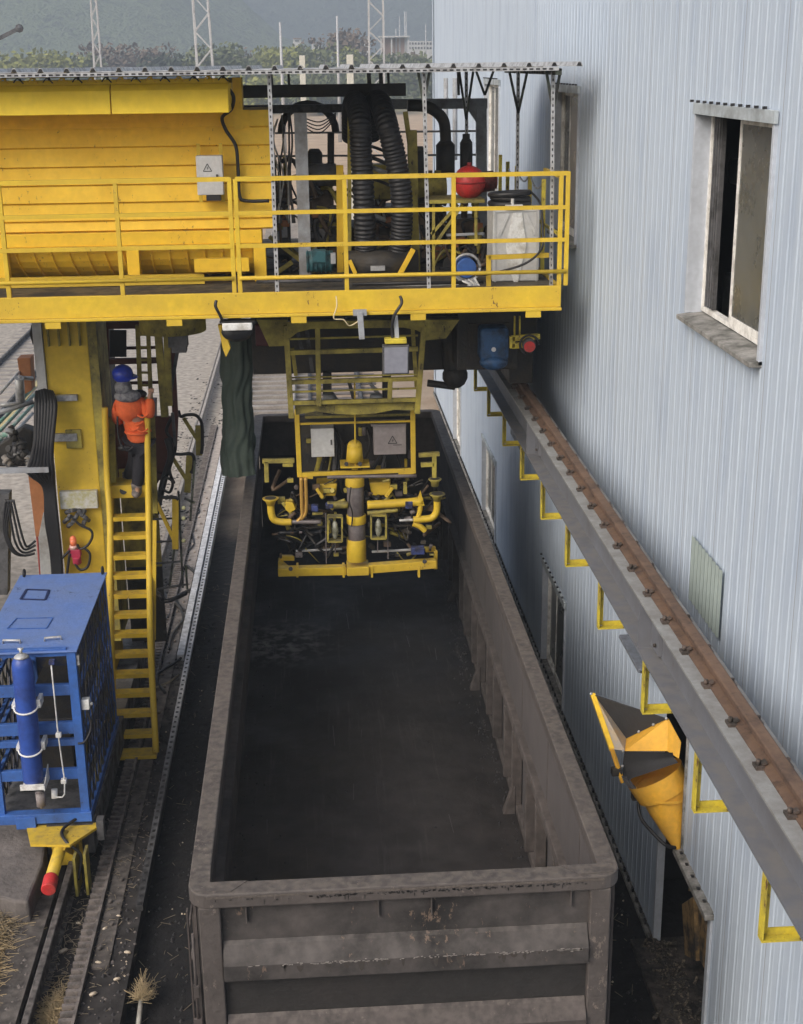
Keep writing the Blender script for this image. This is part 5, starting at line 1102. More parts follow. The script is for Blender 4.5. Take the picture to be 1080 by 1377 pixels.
mesh_side(cx1-.012,CY+.1,CB-.1,Z0+.1,Z1-.03).build('mesh_panel', DBL, cg)
mesh_side(cx0+.012,CY+.1,CB-.1,Z0+.1,Z1-.03).build('mesh_panel', DBL, cg)
m = MB(); m.box((cx0+.1,CB-.06,Z0+.1),(cx1-.1,CB-.04,Z1-.03)); m.build('back_panel', DBL, cg)
m = MB(); m.box((cx0+.2,CY+.7,Z0+.9),(cx1-.2,CB-.2,Z0+.95)); m.box((cx0+.25,CY+.9,Z0+.1),(cx1-.3,CB-.4,Z0+.75)); m.build('pump_unit', BLKM, cg, bevel=.02)
for x in (cx0+.05,cx1-.03):
    m = MB(); m.torus((x,CB-.03,Z1+.05),.045,.014,(1,0,0),16,6); m.build('lifting_eye', BLK, cg)
def outline(pts, w, mt): 
    m = MB(); P_ = [at(a,b,Z=Z1+.014) for a,b in pts]
    for a, b in zip(P_, P_[1:]+P_[:1]): m.beam(a+V((0,0,.004)),b+V((0,0,.004)),w,.008)
    m.build('hatch_outline', mt, cg)
outline(((36,793),(66,794),(61,807),(28,806)),.03,mat('dark_blue_weld',(.01,.02,.08),.5)); outline(((22,832),(71,831),(63,845),(10,846)),.012,BLUE)
for a, b in (((4,861),(27,861)),((60,858),(82,856))):
    m = MB(); p = at(*a,Z=Z1+.05); r = at(*b,Z=Z1+.05); m.tube([p-V((0,0,.04)),p,r,r-V((0,0,.04))],.013,8); m.build('handle', GALV, cg)
m = MB(); a = q(113,955,13.95); m.box((cx1+.001,CY+.05,a.z-.05),(cx1+.09,CY+.15,a.z+.07)); m.box((cx1+.09,CY+.08,a.z-.01),(cx1+.12,CY+.12,a.z+.02)); m.build('socket_box', WHT, cg, bevel=.01)
m = MB(); m.tube(bez([(cx1+.05,CY+.08,a.z-.05),(cx1+.09,CY+.05,a.z-.25),(cx1+.02,CY-.01,a.z-.4),(cx1-.06,CY-.02,a.z-.42)],6),.012,8); m.build('socket_cable', BLK, cg)
for z in (.35,.5):
    m = MB(); m.box((cx1+.0,CY+.02,Z1-z*.35),(cx1+.03,CY+.05,Z1-z*.35+.06)); m.build('latch', GALV, cg)
# gas cylinder strapped on the front
gc = thing('gas_cylinder', 'slim blue gas cylinder strapped upright to the front of the cage', 'gas cylinder', q(50,1052,13.85))
ct = q(37,893,13.83); cb_ = q(51,1050,13.83); ct.x = -3.235; cb_.x = -3.245
m = MB(); r = .113; m.tube([cb_,cb_+V((0,0,.02)),ct-V((0,0,.02)),ct+V((0,0,.04)),ct+V((0,0,.085)),ct+V((0,0,.11))],r,24,rs=[r*.92,r,r,r*.92,r*.65,r*.35]); m.build('bottle', BLUEC, gc)
m = MB(); m.tube([ct+V((0,0,.085)),ct+V((0,0,.10)),ct+V((0,0,.125))],.08,18,rs=[.083,.07,.03]); m.cyl(ct+V((0,0,.12)),ct+V((0,0,.19)),.016); m.cyl(ct+V((-.03,0,.18)),ct+V((.03,0,.18)),.014); m.build('valve', GALV, gc)
for y in (944,1000):
    z = zf(y)+.03; m = MB(); m.torus((-3.24,13.83,z),.122,.011,(0,0,1),28,6,.5,math.pi*.0) if False else m.tube([V((-3.24+.128*math.cos(t),13.83-.128*math.sin(t),z-.03*math.sin(t))) for t in [math.pi*k/14 for k in range(15)]],.011,6)
    m.build('strap', WHT, gc)
    for sx in (-1,1): m = MB(); m.box((-3.24+sx*.135-.02,13.83,z-.02),(-3.24+sx*.135+.02,14.01,z+.035+(.04 if sx>0 else 0))); m.build('clamp', WHT, gc)
m = MB(); z = cb_.z; m.box((-3.37,13.70,z-.06),(-3.11,13.72,z+.02)); m.box((-3.37,13.70,z-.06),(-3.11,13.99,z-.045)); m.prism([(-3.11,13.70,z-.06),(-3.11,13.99,z-.06),(-3.11,13.99,z+.12),(-3.11,13.70,z-.0)],(.008,0,0)); m.build('cradle', WHT, gc)
rg = thing('tubing', 'thin pale gas tube with fittings running down the cage front right of the cylinder', 'pipe', q(88,1070,13.9))
m = MB(); m.tube([q(69,895,13.92),q(74,945,13.92),q(78,985,13.92),q(87,1050,13.92),q(87,1068,13.9),q(84,1072,13.88),q(75,1072,13.88)],.009,6); m.build('tube', WHT, rg)
for x, y in ((70,890),(79,988),(86,1050)): m = MB(); c = q(x,y,13.93); m.box(c-V((.03,.03,.025)),c+V((.03,.03,.025))); m.build('fitting', WHT if y > 900 else BLUS, rg, bevel=.006)
m = MB(); c = q(73,1068,13.9); m.cyl(c-V((0,0,.05)),c+V((0,.03,.05)),.035,n=12); m.build('regulator', WHT, rg)
m = MB(); c = q(56,1083,13.95); m.cyl(c,c+V((0,0,.17)),.055,n=16); m.cyl(c-V((0,0,.03)),c,.02); m.cyl(c+V((0,0,.17)),c+V((0,0,.2)),.04); tag(m.build('filter_bowl', BOXP), 'small grey filter bowl hanging below the gas cylinder', 'filter')
# yellow end plate and buffer
bf = thing('buffer', 'yellow cylindrical buffer with red end pointing along the rail under the cage', 'buffer', q(70,1195,13.2))
m = MB(); pl = [(-3.42,14.0),(-2.58,14.0),(-2.60,13.92),(-2.86,13.55),(-3.3,13.6)]; m.prism([(x,y,.69) for x,y in pl],(0,0,.03)); m.build('end_plate', YEL, bf)
m = MB(); m.box((-2.62,13.9,.55),(-2.54,14.02,.8)); m.build('end_tab', DGREY, bf)
m = MB(); m.prism([(-2.93,13.5,.69),(-2.93,14.0,.69),(-2.93,14.0,.3)],(.02,0,0)); m.box((-3.14,13.9,.25),(-2.8,13.94,.69)); m.build('web_plate', YEL, bf)
p0 = at(87,1122,Z=.68); p1 = at(69,1180,Z=.56); p2 = at(65,1197,Z=.53)
m = MB(); m.cyl(p0,p1,.068,n=20); m.build('barrel', YEL, bf); m = MB(); m.cyl(p1,p2,.08,n=20); m.build('bumper', RED, bf, bevel=.01)
m = MB(); m.box((-2.83,13.45,.12),(-2.80,13.75,.6)); m.box((-2.72,13.5,.1),(-2.69,13.7,.62)); m.build('rail_guard', YELG, bf)
m = MB(); m.tube(bez([(-2.82,14.02,.8),(-2.98,13.8,.76),(-2.9,13.6,.72),(-2.76,13.6,.55),(-2.8,13.5,.3)],6),.018,8); m.build('hose', BLK, bf)
m = MB(); m.cyl((-2.98,14.3,.42),(-2.88,14.3,.42),.24,n=24); m.build('wheel', DGREY, bf)

# ---------------------------------------------------------------- ledge, rails, rack, trays on the left
LED = ledge_mat('coal_dusted_concrete', (.027,.024,.023), (.40,.36,.31), 18, 27)
STRIP = ledge_mat('dusty_slab_strip', (.085,.075,.068), (.42,.37,.33), 17, 26, 9)
TRAYM = ledge_mat('dusty_pale_tray', (.035,.035,.037), (.70,.71,.73), 14.5, 21, 12)
RLM = ledge_mat('dark_crane_rail', (.10,.09,.085), (.38,.35,.32), 17, 30, 14)
m = MB(); m.box((-40,-5,-.2),(-3.02,60,.16)); m.box((-2.98+.12,-5,-.2),(-2.86+.02,60,.16)) if False else None; struct(m.build('ground_ledge', LED))
m = MB(); m.box((-2.505,-5,-.2),(-2.05,60,.2)); struct(m.build('path', LED))
m = MB(); m.box((-3.02,-5,-.2),(-2.506,60,.04)); struct(m.build('rail_trench', LED))
m = MB(); m.box((-3.36,-5,.16),(-3.03,13.35,.26)); struct(m.build('kerb', STRIP))
cr = thing('crane_rail', 'ground rail on the left, passing under the red buffer', 'rail', (-2.93,20,.04)); m = MB(); railprof(m,-2.93,2,58,.041,.26,.12,.07); m.build('rail', RLM, cr)
rk = thing('toothed_rack', 'long toothed steel rack bar lying between the left rail and the dark ledge', 'rack', (-2.52,20,.2))
m = MB(); m.box((-2.50,4,.2),(-2.47,34,.27)); 
y = 4.
while y < 34: m.box((-2.63,y,.215),(-2.5001,y+.045,.262)); y += .11
m.build('rack', RACKM, rk)
m = MB(); m.box((-2.44,12,.201),(-2.27,34,.225)); bs = m.build('bolted_strip', STRIP, rk)
for k in range(40):
    y = 12.3+k*.42; m = MB(); m.cyl((-2.40+.07*(k%2),y,.225),(-2.40+.07*(k%2),y,.262),.022,n=6); m.build('bolt', STRIP, bs)
tr = thing('cable_tray', 'long pale perforated cable tray running beside the wagon into the distance', 'cable tray', (-2.15,26,.2))
m = MB(); m.box((-2.235,19.6,.201),(-2.13,50,.30)); m.build('lid', TRAYM, tr)
m = MB(); m.box((-2.105,13,.201),(-2.03,50,.27)); tt = m.build('perforated_strip', TRAYM, tr)
m = MB(); y = 13.
while y < 40: m.box((-2.085,y,.2701),(-2.050,y+.05,.2735)); y += .15
m.build('slot', BLK, tt, kind='stuff')
m = MB(); railprof(m,-3.02,31,62,.17,.1,.08,.05) ; tag(m.build('pale_rail', CONC), 'thin pale rail on the concrete strip behind the ladder', 'rail')
# broken slab under the cage
def rock(name, c, r, sz, mt, seed, par=None):
    rnd = random.Random(seed); m = MB(); n = 14; vs = []; fs = []; H = 5
    for j in range(H+1):
        t = j/H
        for i in range(n):
            a = 2*math.pi*i/n; rr_ = (1 if j < H else .78)*(1+rnd.uniform(-.12,.12)); vs.append((c[0]+math.cos(a)*sz[0]*rr_, c[1]+math.sin(a)*sz[1]*rr_, c[2]+sz[2]*t+rnd.uniform(-.012,.012)))
    for j in range(H):
        for i in range(n): fs.append((j*n+i,j*n+(i+1)%n,(j+1)*n+(i+1)%n,(j+1)*n+i))
    vs.append((c[0],c[1],c[2]+sz[2]*1.03)); k = len(vs)-1
    for i in range(n): fs.append((H*n+i,H*n+(i+1)%n,k))
    m.add(vs, fs); return m.build(name, mt, par)
m = MB(); rnd = random.Random(3)
out = [(0,1101),(40,1104),(60,1112),(62,1135),(58,1160),(50,1180),(44,1195),(38,1212),(20,1212),(0,1206)]
P_ = [at(a,b,Z=.52) for a,b in out]; P_ = [V((-5,P_[-1].y,.52))]+[V((-5,P_[0].y,.52))]+P_
top = []; m.prism([V((p.x,p.y,.16)) for p in P_],(0,0,.36)); tag(m.build('concrete_block', SLAB, None, .03), 'broken grey concrete block at the left edge below the blue cage', 'concrete')
# straw and debris
STRAW = mat('dry_straw', (.36,.28,.16), .9, var=.25); STRW2 = mat('grey_straw', (.24,.20,.14), .9, var=.25)
def straw(name, label, cx, cy, z, sx, sy, n, mt, seed, lift=.15, ln=.22):
    rnd = random.Random(seed); m = MB()
    for _ in range(n):
        a = rnd.gauss(0,.45); b = rnd.gauss(0,.45); p = V((cx+a*sx,cy+b*sy,z+rnd.random()*lift*math.exp(-(a*a+b*b)))); th = rnd.uniform(0,6.28); d = V((math.cos(th),math.sin(th),rnd.uniform(-.2,.35)))*rnd.uniform(.3,1)*ln
        s = V((-d.y,d.x,0)).normalized()*rnd.uniform(.002,.004); m.add([p-s,p+s,p+d+s,p+d-s],[(0,1,2,3)]); m.add([p-V((0,0,.003)),p+V((0,0,.003)),p+d+V((0,0,.003)),p+d-V((0,0,.003))],[(0,1,2,3)])
    o = m.build(name, mt); o['kind'] = 'stuff'; o['label'] = label; o['category'] = 'straw'; return o
c = at(5,1300,Z=.3); straw('straw', 'heap of dry straw at the lower left edge', c.x-.2, c.y, .17, .26, 1.6, 1700, STRAW, 1, .22, .25)
c = at(72,1365,Z=.1); straw('straw', 'dry straw between the left rail and the rack', c.x, c.y, .05, .13, .45, 900, STRAW, 2, .12, .18)
c = at(0,1240,Z=.3); straw('straw', 'greyish straw below the concrete block', c.x, c.y, .2, .25, .5, 700, STRW2, 3, .15, .2)
c = at(60,1310,Z=.08); straw('straw', 'scattered twigs between rail and rack', c.x+.1, c.y+.3, .05, .3, 1.6, 300, STRW2, 4, .04, .12)
c = at(135,1270,Z=.2); straw('straw', 'scattered twigs on the dark ledge', c.x, c.y+1, .21, .3, 3.0, 330, STRW2, 5, .03, .09)
PALE = mat('pale_scrap', (.55,.48,.38), .8, dirt=(.35,.28,.2), dscale=20, damt=.5)
lab = ['largest pale scrap lying left of the rack','round pale scrap in the dark trench','pinkish pale scrap right of the rack teeth','white blocky scrap nearest the ledge edge','slanted pale cob in the middle of the ledge','tan scrap near the ledge edge, second from the bottom','white pointed scrap, lowest on the ledge','small pale crumb below the far rack']
for i, (px, py, s) in enumerate(((86,1281,.05),(106,1244,.03),(142,1251,.035),(172,1283,.035),(133,1297,.035),(158,1319,.035),(126,1339,.04),(160,1234,.025))):
    z = .04 if i < 2 else .2; c = at(px,py,Z=z); m = MB(); rnd = random.Random(i); th = rnd.uniform(-.6,.8); d = V((math.cos(th),math.sin(th),0))*s
    m.tube([c-d+V((0,0,.02)),c-d*.5+V((0,0,.025)),c+d*.5+V((0,0,.025)),c+d+V((0,0,.015))],s*.5,7,rs=[s*.3,s*.5,s*.45,s*.15]); tag(m.build('scrap', PALE), lab[i], 'debris', 'pale scraps on the ledge')
# coal crumbs
CO = mat('coal_lump', (.03,.028,.03), .5); m = MB(); rnd = random.Random(9)
for _ in range(1500):
    x = rnd.choice((rnd.uniform(-2.04,-1.1), rnd.uniform(2.3,3.3), rnd.uniform(-2.45,-2.08))); y = rnd.uniform(8.5,22); z = .2 if x < -2.06 else 0; s = rnd.uniform(.006,.028)
    m.add([(x-s,y,z),(x,y-s,z),(x+s,y,z),(x,y+s,z),(x,y,z+s*1.3)],[(0,1,4),(1,2,4),(2,3,4),(3,0,4)])
o = m.build('coal_crumbs', CO); o['kind'] = 'stuff'; o['label'] = 'coal crumbs scattered over the black ground'; o['category'] = 'coal'
m = MB(); rnd = random.Random(12)
for _ in range(70):
    x = rnd.choice((rnd.uniform(-2.04,-1.2), rnd.uniform(2.4,3.3), rnd.uniform(-2.45,-2.08))); y = rnd.uniform(9,20); z = .2 if x < -2.06 else 0; s = rnd.uniform(.006,.014)
    m.add([(x-s,y,z),(x,y-s,z),(x+s,y,z),(x,y+s,z),(x,y,z+s*1.3)],[(0,1,4),(1,2,4),(2,3,4),(3,0,4)])
o = m.build('grit', PALE); o['kind'] = 'stuff'; o['label'] = 'tiny pale grit specks scattered over the black ground'; o['category'] = 'grit'
# frayed broom
br = thing('broom', 'frayed straw broom lying head up on the black ground near the wagon corner', 'broom', at(190,1377,Z=0))
a = at(184,1395,Z=.03); b = at(190,1345,Z=.12); m = MB(); m.tube([a,b],.026,8); m.build('handle', mat('pale_wood',(.45,.43,.38),.7,dirt=(.25,.24,.2),dscale=8,damt=.4), br)
m = MB(); rnd = random.Random(6)
for _ in range(260):
    th = rnd.uniform(0,6.28); el = rnd.uniform(.1,1.5); ln = rnd.uniform(.06,.25)*(1.3 if .3<th<2.2 else .8); d = V((math.cos(th)*math.cos(el),.75+math.sin(th)*math.cos(el),math.sin(el)*.7)).normalized()*ln; w_ = V((rnd.gauss(0,1),rnd.gauss(0,1),rnd.gauss(0,.5)))*.022
    m.tube([b+w_*.4,b+d*.55+w_,b+d-w_*.8],.0025,3)
m.build('bristles', STRAW, br)
m = MB(); c = at(0,1195,Z=.25); m.tube(bez([c+V((-.3,-.1,.1)),c+V((-.05,0,.22)),c+V((.05,-.3,.12)),c+V((-.02,-.6,.05))],6),.07,8); tag(m.build('rag', mat('pink_rag',(.55,.22,.22),.9,bump=.8)), 'faded pink rag at the left edge above the straw heap', 'rag')

# ---------------------------------------------------------------- tarpaulin wrapped post
tp_ = thing('wrapped_post', 'post wrapped in dark green tarpaulin hanging beside the wagon rim', 'post', q(320,637,19.6))
m = MB(); n = 56; rows = 60; c0 = q(317,438,19.5); c1 = q(321,637,19.5); rnd = random.Random(2); base = 0; vs = []; fs = []
for j in range(rows+1):
    t = j/rows; c = c0.lerp(c1, t); w = .20+.015*math.sin(t*9)+.025*t
    for k in range(n):
        a = 2*math.pi*k/n; r = w*(1+.09*math.sin(5*a+3*math.sin(t*4))+.07*math.sin(11*a+t*14+2*math.sin(t*17))+.035*math.sin(t*34+a*3)); vs.append(c+V((math.cos(a)*r,math.sin(a)*r*.8,0)))
for j in range(rows):
    for k in range(n): fs.append((j*n+k,j*n+(k+1)%n,(j+1)*n+(k+1)%n,(j+1)*n+k))
m.add(vs, fs, True); m.build('tarpaulin', TARP, tp_)
m = MB(); m.cyl(c0+V((0,0,.3)),c1+V((0,0,-.02)),.09,n=14); m.build('post', DGREY, tp_)
m = MB(); m.torus(c0+V((0,0,-.03)),.19,.012,(0,0,1),24,6); m.build('tie', WHT, tp_)
# maroon machine corner behind
m = MB(); m.box(q(344,466,18.6),q(362,436,18.6)+V((0,.15,0))); tag(m.build('maroon_box', mat('maroon_paint',(.10,.02,.025),.5), None, .02), 'dark maroon housing tucked under the platform right of the tarpaulin', 'box')
# cable hanger brackets by the ladder
def hanger(pts_loop, diag, post, Y, label, pipe_mt=YELG):
    t = thing('hose_hanger', label, 'bracket', q(post[2],post[3],Y)); m = MB(); bars(m,Y,[diag],.05,.04); m.build('diagonal', pipe_mt, t); m = MB(); bars(m,Y,[post],.09,.05); m.build('post', pipe_mt, t, bevel=.004)
    m = MB(); m.tube(bez([q(a,b,Y-.05) for a,b in pts_loop],6),.024,8); m.build('hose', BLK, t)
hanger([(240,552),(243,560),(250,558),(262,558),(269,564),(272,575),(272,600),(271,610)],(247,562,266,592),(267,572,268,612),19.6,'topmost olive hose hanger right of the ladder')
hanger([(229,600),(233,609),(243,611),(256,610),(261,616),(260,630),(257,636)],(232,615,254,650),(255,612,252,662),19.2,'middle olive hose hanger right of the ladder')
hanger([(212,668),(222,669),(236,669),(240,672)],(211,676,236,730),(236,670,236,738),18.6,'lowest and brightest yellow hose hanger right of the ladder',YEL)
m = MB(); m.tube(bez([q(225,590,19),q(230,612,19),q(222,640,19),q(215,668,18.9),q(210,690,18.9)],8),.05,8); m.tube(bez([q(232,560,19.2),q(224,580,19.2),q(236,600,19.2),q(228,630,19),q(234,650,19)],8),.025,8); m.tube(bez([q(221,640,18.8),q(232,648,18.8),q(228,662,18.8),q(216,656,18.8)],8),.02,8)
tag(m.build('hose_bundle', BLK), 'tangle of black hoses dropping right of the ladder', 'hose')
for y, nm in ((683,'highest'),(697,'middle'),(727,'lowest')):
    m = MB(); m.sphere(q(247,y,18.5),.03,10); tag(m.build('lamp_bulb', mat('pale_yellow_knob',(.65,.65,.35),.4)), nm+' of the three small pale knobs right of the lowest hose hanger', 'knob')
fr2 = thing('step_frame', 'thin grey frame with rungs standing right of the ladder bottom half', 'frame', q(225,790,18.7))
for s_ in ((206,698,236,697),(206,729,240,727),(206,758,243,755),(206,793,250,786)): m = MB(); bars(m,18.7,[s_],.025); m.build('rung', DGREY, fr2)
for s_ in ((240,660,246,790),(235,735,228,790),(248,670,262,676),(262,620,256,700),(250,760,252,792)): m = MB(); bars(m,18.75,[s_],.03); m.build('upright', OLV, fr2)
m = MB(); bars(m,19,[(240,465,226,545)],.05); bars(m,19.1,[(232,555,236,600)],.04); tag(m.build('pole', DGREY), 'slanted grey pole behind the ladder top beside the pale concrete strip', 'pole')
m = MB(); m.tube(bez([q(206,795,18.3),q(215,800,18),q(220,808,18),q(232,806,18),q(250,798,18.2)],6),.03,8); tag(m.build('hose', BLK), 'black hose crossing the ledge right of the ladder', 'hose')
m = MB(); m.tube([at(209,925,Z=.25),at(228,917,Z=.23),at(240,908,Z=.23)],.018,6); tag(m.build('hose', STRW2), 'short pale hose lying on the ledge right of the lower ladder', 'hose')

# ---------------------------------------------------------------- leg-side items
wb = thing('warning_beacon', 'orange and red beacon lamp with socket on the front of the yellow leg', 'lamp', q(100,755,17.8))
m = MB(); a = q(99,733,17.85); m.cyl(a,a+V((0,0,.09)),.045,n=14); m.sphere(a+V((0,0,.09)),.045,12); m.build('lens', mat('orange_lens',(.85,.22,.10),.3), wb)
m = MB(); m.cyl(a-V((0,0,.05)),a,.055,n=14); m.build('collar', mat('pinkish_plastic',(.7,.45,.4),.5), wb)
m = MB(); m.box(a+V((-.08,-.05,-.16)),a+V((.09,.07,-.051))); m.cyl(a+V((.03,0,-.26)),a+V((.03,-.03,-.15)),.06,n=14); m.build('socket', mat('magenta_red_plastic',(.38,.03,.07),.5), wb, bevel=.01)
m = MB(); m.tube(bez([q(98,697,17.8),q(108,706,17.8),q(122,713,17.8),q(124,722,17.8),q(118,733,17.8),q(108,738,17.8),q(104,732,17.8)],8),.018,8); m.tube(bez([q(112,736,17.8),q(121,745,17.8),q(118,762,17.8),q(108,766,17.8),q(101,758,17.8)],8),.018,8); m.tube(bez([q(94,744,17.8),q(91,765,17.8),q(90,780,17.8)],6),.018,8); m.tube(bez([q(94,740,17.8),q(86,748,17.8),q(81,753,17.8)],6),.018,8); m.build('cable', BLK, wb)
m = MB()
for k,(x,y) in enumerate(((92,688),(97,695),(90,699),(99,686),(103,694),(98,702),(94,706),(112,690),(116,697),(113,703),(107,688))):
    c = q(x,y,17.86); rnd = random.Random(k); d = V((rnd.uniform(-.05,.05),-.04,rnd.uniform(-.05,.05))); m.beam(c-d,c+d,.05,.04) if k%2 else m.cyl(c-d,c+d,.03,n=8)
tag(m.build('junction', DGREY), 'clump of dark greasy connectors on the leg above the beacon', 'connector')
cbn2 = thing('cable_bundle', 'thick bundle of black cables hanging on the left side of the yellow leg', 'cable', q(60,780,17.7))
for k in range(7):
    m = MB(); x = 46+3.2*k; m.tube(bez([q(x+4,524+abs(k-3),17.85),q(x+3+k,545,17.7),q(x+2+k*.5,590,17.6),q(x-2+k,615,17.6),q(x-6+k*2,636,17.65),q(60+2*k,655,17.8),q(63+2.2*k,700,17.8),q(70+1.8*k,745,17.8),q(74+1.6*k,800,17.8)],6),.032,8); m.build('cable', BLK, cbn2)
c2 = thing('cable_loop', 'loose loops of black cable hanging beside the dark post at the left edge', 'cable', q(20,745,17.4))
for k in range(6):
    m = MB(); m.tube(bez([q(8+k*2,672,17.4),q(12+3*k,700+2*k,17.4),q(18+k*3,730+k*0,17.4),q(30+k*1.5,745-k*2,17.45),q(48,742-k*3,17.5)] if k%2 else [q(8+k*2,672,17.4),q(5+k,710,17.4),q(14+k,738,17.4),q(28+k,747,17.45),q(47,744,17.5)],8),.016,7); m.build('cable', BLK, c2)
m = MB(); m.prism([q(-8,664,17.5),q(12,664,17.5),q(12,676,17.5),q(10,800,17.5),q(-10,800,17.5)],(0,.2,0)); tag(m.build('post', DGREY), 'dark grey steel post at the far left edge', 'post')
m = MB(); bars(m,17.6,[(-6,633,66,631)],.07,.06); tag(m.build('crossbar', GREYP), 'grey horizontal bar crossing to the yellow leg above the rust coloured column', 'bar')
m = MB(); m.prism([q(38,640,19.0),q(56,637,19.0),q(62,690,19.0),q(52,722,19.0),q(48,722,19.0)],(0,.15,0)); rc = tag(m.build('rust_column', ORRUST, None, .006), 'tapering rust orange steel column left of the yellow leg', 'column')
m = MB(); m.prism([q(58,690,18.8),q(66,690,18.8),q(73,800,18.8),q(56,800,18.8),q(52,722,18.8)],(0,.2,0)); tag(m.build('pale_column', GREYP, None, .006), 'pale grey steel column between the rust column and the yellow leg', 'column')
m = MB(); m.tube([q(50,722,18.9),q(57,800,18.9)],.018,6); tag(m.build('red_pipe', mat('dark_red_pipe',(.22,.03,.02),.5)), 'thin dark red pipe below the rust orange column', 'pipe')
m = MB(); m.prism([q(23,482,22.0),q(41,481,22.0),q(43,525,22.0),q(30,532,22.0)],(0,.3,0)); tag(m.build('rust_post', ORRUST, None, .01), 'rust orange steel post standing left of the leg above the green pipes', 'post')
m = MB(); m.prism([q(40,450,18.2),q(42,437,18.2),q(56,437,18.2),q(58,463,18.2),q(44,463,18.2)],(0,.2,0)); m.build('dark_bracket', BLKM, gn)
gp = thing('pipe_rack', 'sea-green pipes on a slanting rack at the left edge', 'pipes', q(20,560,21))
for k,(x0,y0_,x1,y1_,w,mt) in enumerate(((-10,578,46,520,.035,SEAG),(-10,590,46,531,.035,SEAG),(-10,602,46,543,.035,SEAG),(-10,614,44,556,.035,GALV),(-10,540,42,482,.03,WHT),(-5,585,46,583,.05,SEAG),(25,508,44,509,.04,GALV),(26,508,28,545,.09,GALV),(0,545,40,541,.04,GALV),(-5,556,45,540,.05,GREYP))):
    m = MB(); m.tube([q(x0,y0_,21.0),q(x1,y1_,22.5 if x1-x0>30 and abs(y1_-y0_)>20 else 21.2)],w*.8,8); m.build('pipe', mt, gp)
m = MB(); m.prism([q(-5,600,20.5),q(30,575,20.5),q(45,580,20.5),q(45,628,20.5),q(-5,628,20.5)],(0,.3,0)); m.build('dark_valve_block', BLKM, gp, bevel=.03)
for k in range(14):
    rnd = random.Random(k); m = MB(); c = q(rnd.uniform(5,45),rnd.uniform(575,628),20.3); d = V((rnd.uniform(-.12,.12),-.05,rnd.uniform(-.12,.12))); m.cyl(c-d,c+d,rnd.uniform(.02,.07),n=12); m.cyl(c-d*.3,c+d*.3,rnd.uniform(.06,.1),n=12); m.build('valve', rnd.choice((BLKM,DGREY,GREYP,CONC)), gp)

# ---------------------------------------------------------------- yellow chute by the wall
CHY = mat('orange_yellow_plastic', (.86,.46,.045), .45, dirt=(.55,.30,.05), dscale=3, damt=.35, gap=.3)
GREYR = mat('dark_rubber_sheet', (.03,.03,.032), .6, bump=.3)
ch = thing('chute', 'orange-yellow funnel chute with black rubber side sheets leaning out from the doorway', 'chute', (3.1,11.2,1.6))
def P3(px,py,Y): return at(px,py,Y=11.4+(Y-10.85)*1.05)
A = P3(797,933,11.9); B = P3(823,1008,11.3); C = P3(898,966,11.2); D = P3(915,998,10.9); E2 = P3(912,1020,10.85); F = P3(840,1010,11.3); G = P3(838,1050,11.2); H = P3(868,1058,11.05); I = P3(908,1142,10.75); K = P3(915,1050,10.8); Lp = P3(842,993,11.6)
def sheet(nm, pts, mt, th=.012, n=None):
    m = MB(); nrm = (V(pts[1])-V(pts[0])).cross(V(pts[2])-V(pts[0])).normalized()*th; m.prism(pts, nrm); return m.build(nm, mt, ch, bevel=.003)
sheet('rubber_sheet', [A,Lp,C], GREYR); 
sheet('inner_plate', [A+V((.01,0,0)),B,F,Lp], mat('scuffed_yellow',(.55,.42,.25),.6,dirt=(.42,.38,.33),dscale=5,damt=.5), .01)
sheet('hood_plate', [Lp,C,P3(897,1010,11.0),F], CHY); sheet('hood_plate', [C,D,E2,P3(897,1010,11.0)], CHY)
m = MB(); vs = []; 
for j in range(9):
    t = j/8; a = F.lerp(P3(905,1012,10.9), t); b = G.lerp(P3(912,1025,10.85), t)
    for k in range(7):
        s = k/6; p = a.lerp(b, s); p += V((0,.05*math.sin(s*math.pi)+.012*math.sin(s*18),-.03*math.sin(s*math.pi))); vs.append(p)
fs = [(j*7+k,j*7+k+1,(j+1)*7+k+1,(j+1)*7+k) for j in range(8) for k in range(6)]
m.add(vs, fs, True); m.build('rubber_curtain', GREYR, ch)
m = MB(); m.beam(A,B,.05,.035); m.build('edge_bar', mat('bright_yellow_edge',(.9,.58,.05),.4), ch, bevel=.006); m = MB(); m.beam(B,G+V((0,0,-.02)),.04,.03); m.build('edge_bar', CHY, ch, bevel=.004)
# round-ish band and tapering spout
def ringpts(c, r, ax, n=20):
    ax = V(ax).normalized(); u = ax.orthogonal().normalized(); w = ax.cross(u); return [c+(u*math.cos(2*math.pi*k/n)+w*math.sin(2*math.pi*k/n))*r for k in range(n)]
c0 = P3(880,1040,11.15); c1 = P3(893,1065,11.1); c3 = P3(911,1143,10.85); m = MB()
m.tube([c0,c0.lerp(c1,.5),c1],.28,20,cap=False,rs=[.29,.28,.265]); m.build('collar', CHY, ch)
m = MB(); m.tube([c1+V((0,0,.02)),c1.lerp(c3,.3),c1.lerp(c3,.7),c3],.2,20,cap=False,rs=[.25,.19,.10,.025]); m.build('spout', CHY, ch)
m = MB(); m.tube([c1+V((0,0,.05)),c1+V((0,0,.02))],.272,20,cap=False); m.build('clamp_band', CHY, ch)
for p in (A,Lp,C,A.lerp(Lp,.45),Lp.lerp(C,.35),Lp.lerp(C,.7),F,F.lerp(G,.5)): m = MB(); m.sphere(p+V((-.02,-.02,.01)),.016,8); m.build('bolt', GALV, ch)
for x,y in ((829,1037),(856,1070)): m = MB(); c = P3(x,y,11.25); m.box(c-V((.05,.04,.04)),c+V((.05,.04,.04))); m.build('actuator', BLKM, ch, bevel=.01)
m = MB(); m.beam(P3(829,1037,11.25),P3(862,1072,11.1),.03,.03); m.beam(P3(840,1045,11.2),P3(878,1090,11.0),.03,.03); m.build('arm', DGREY, ch)
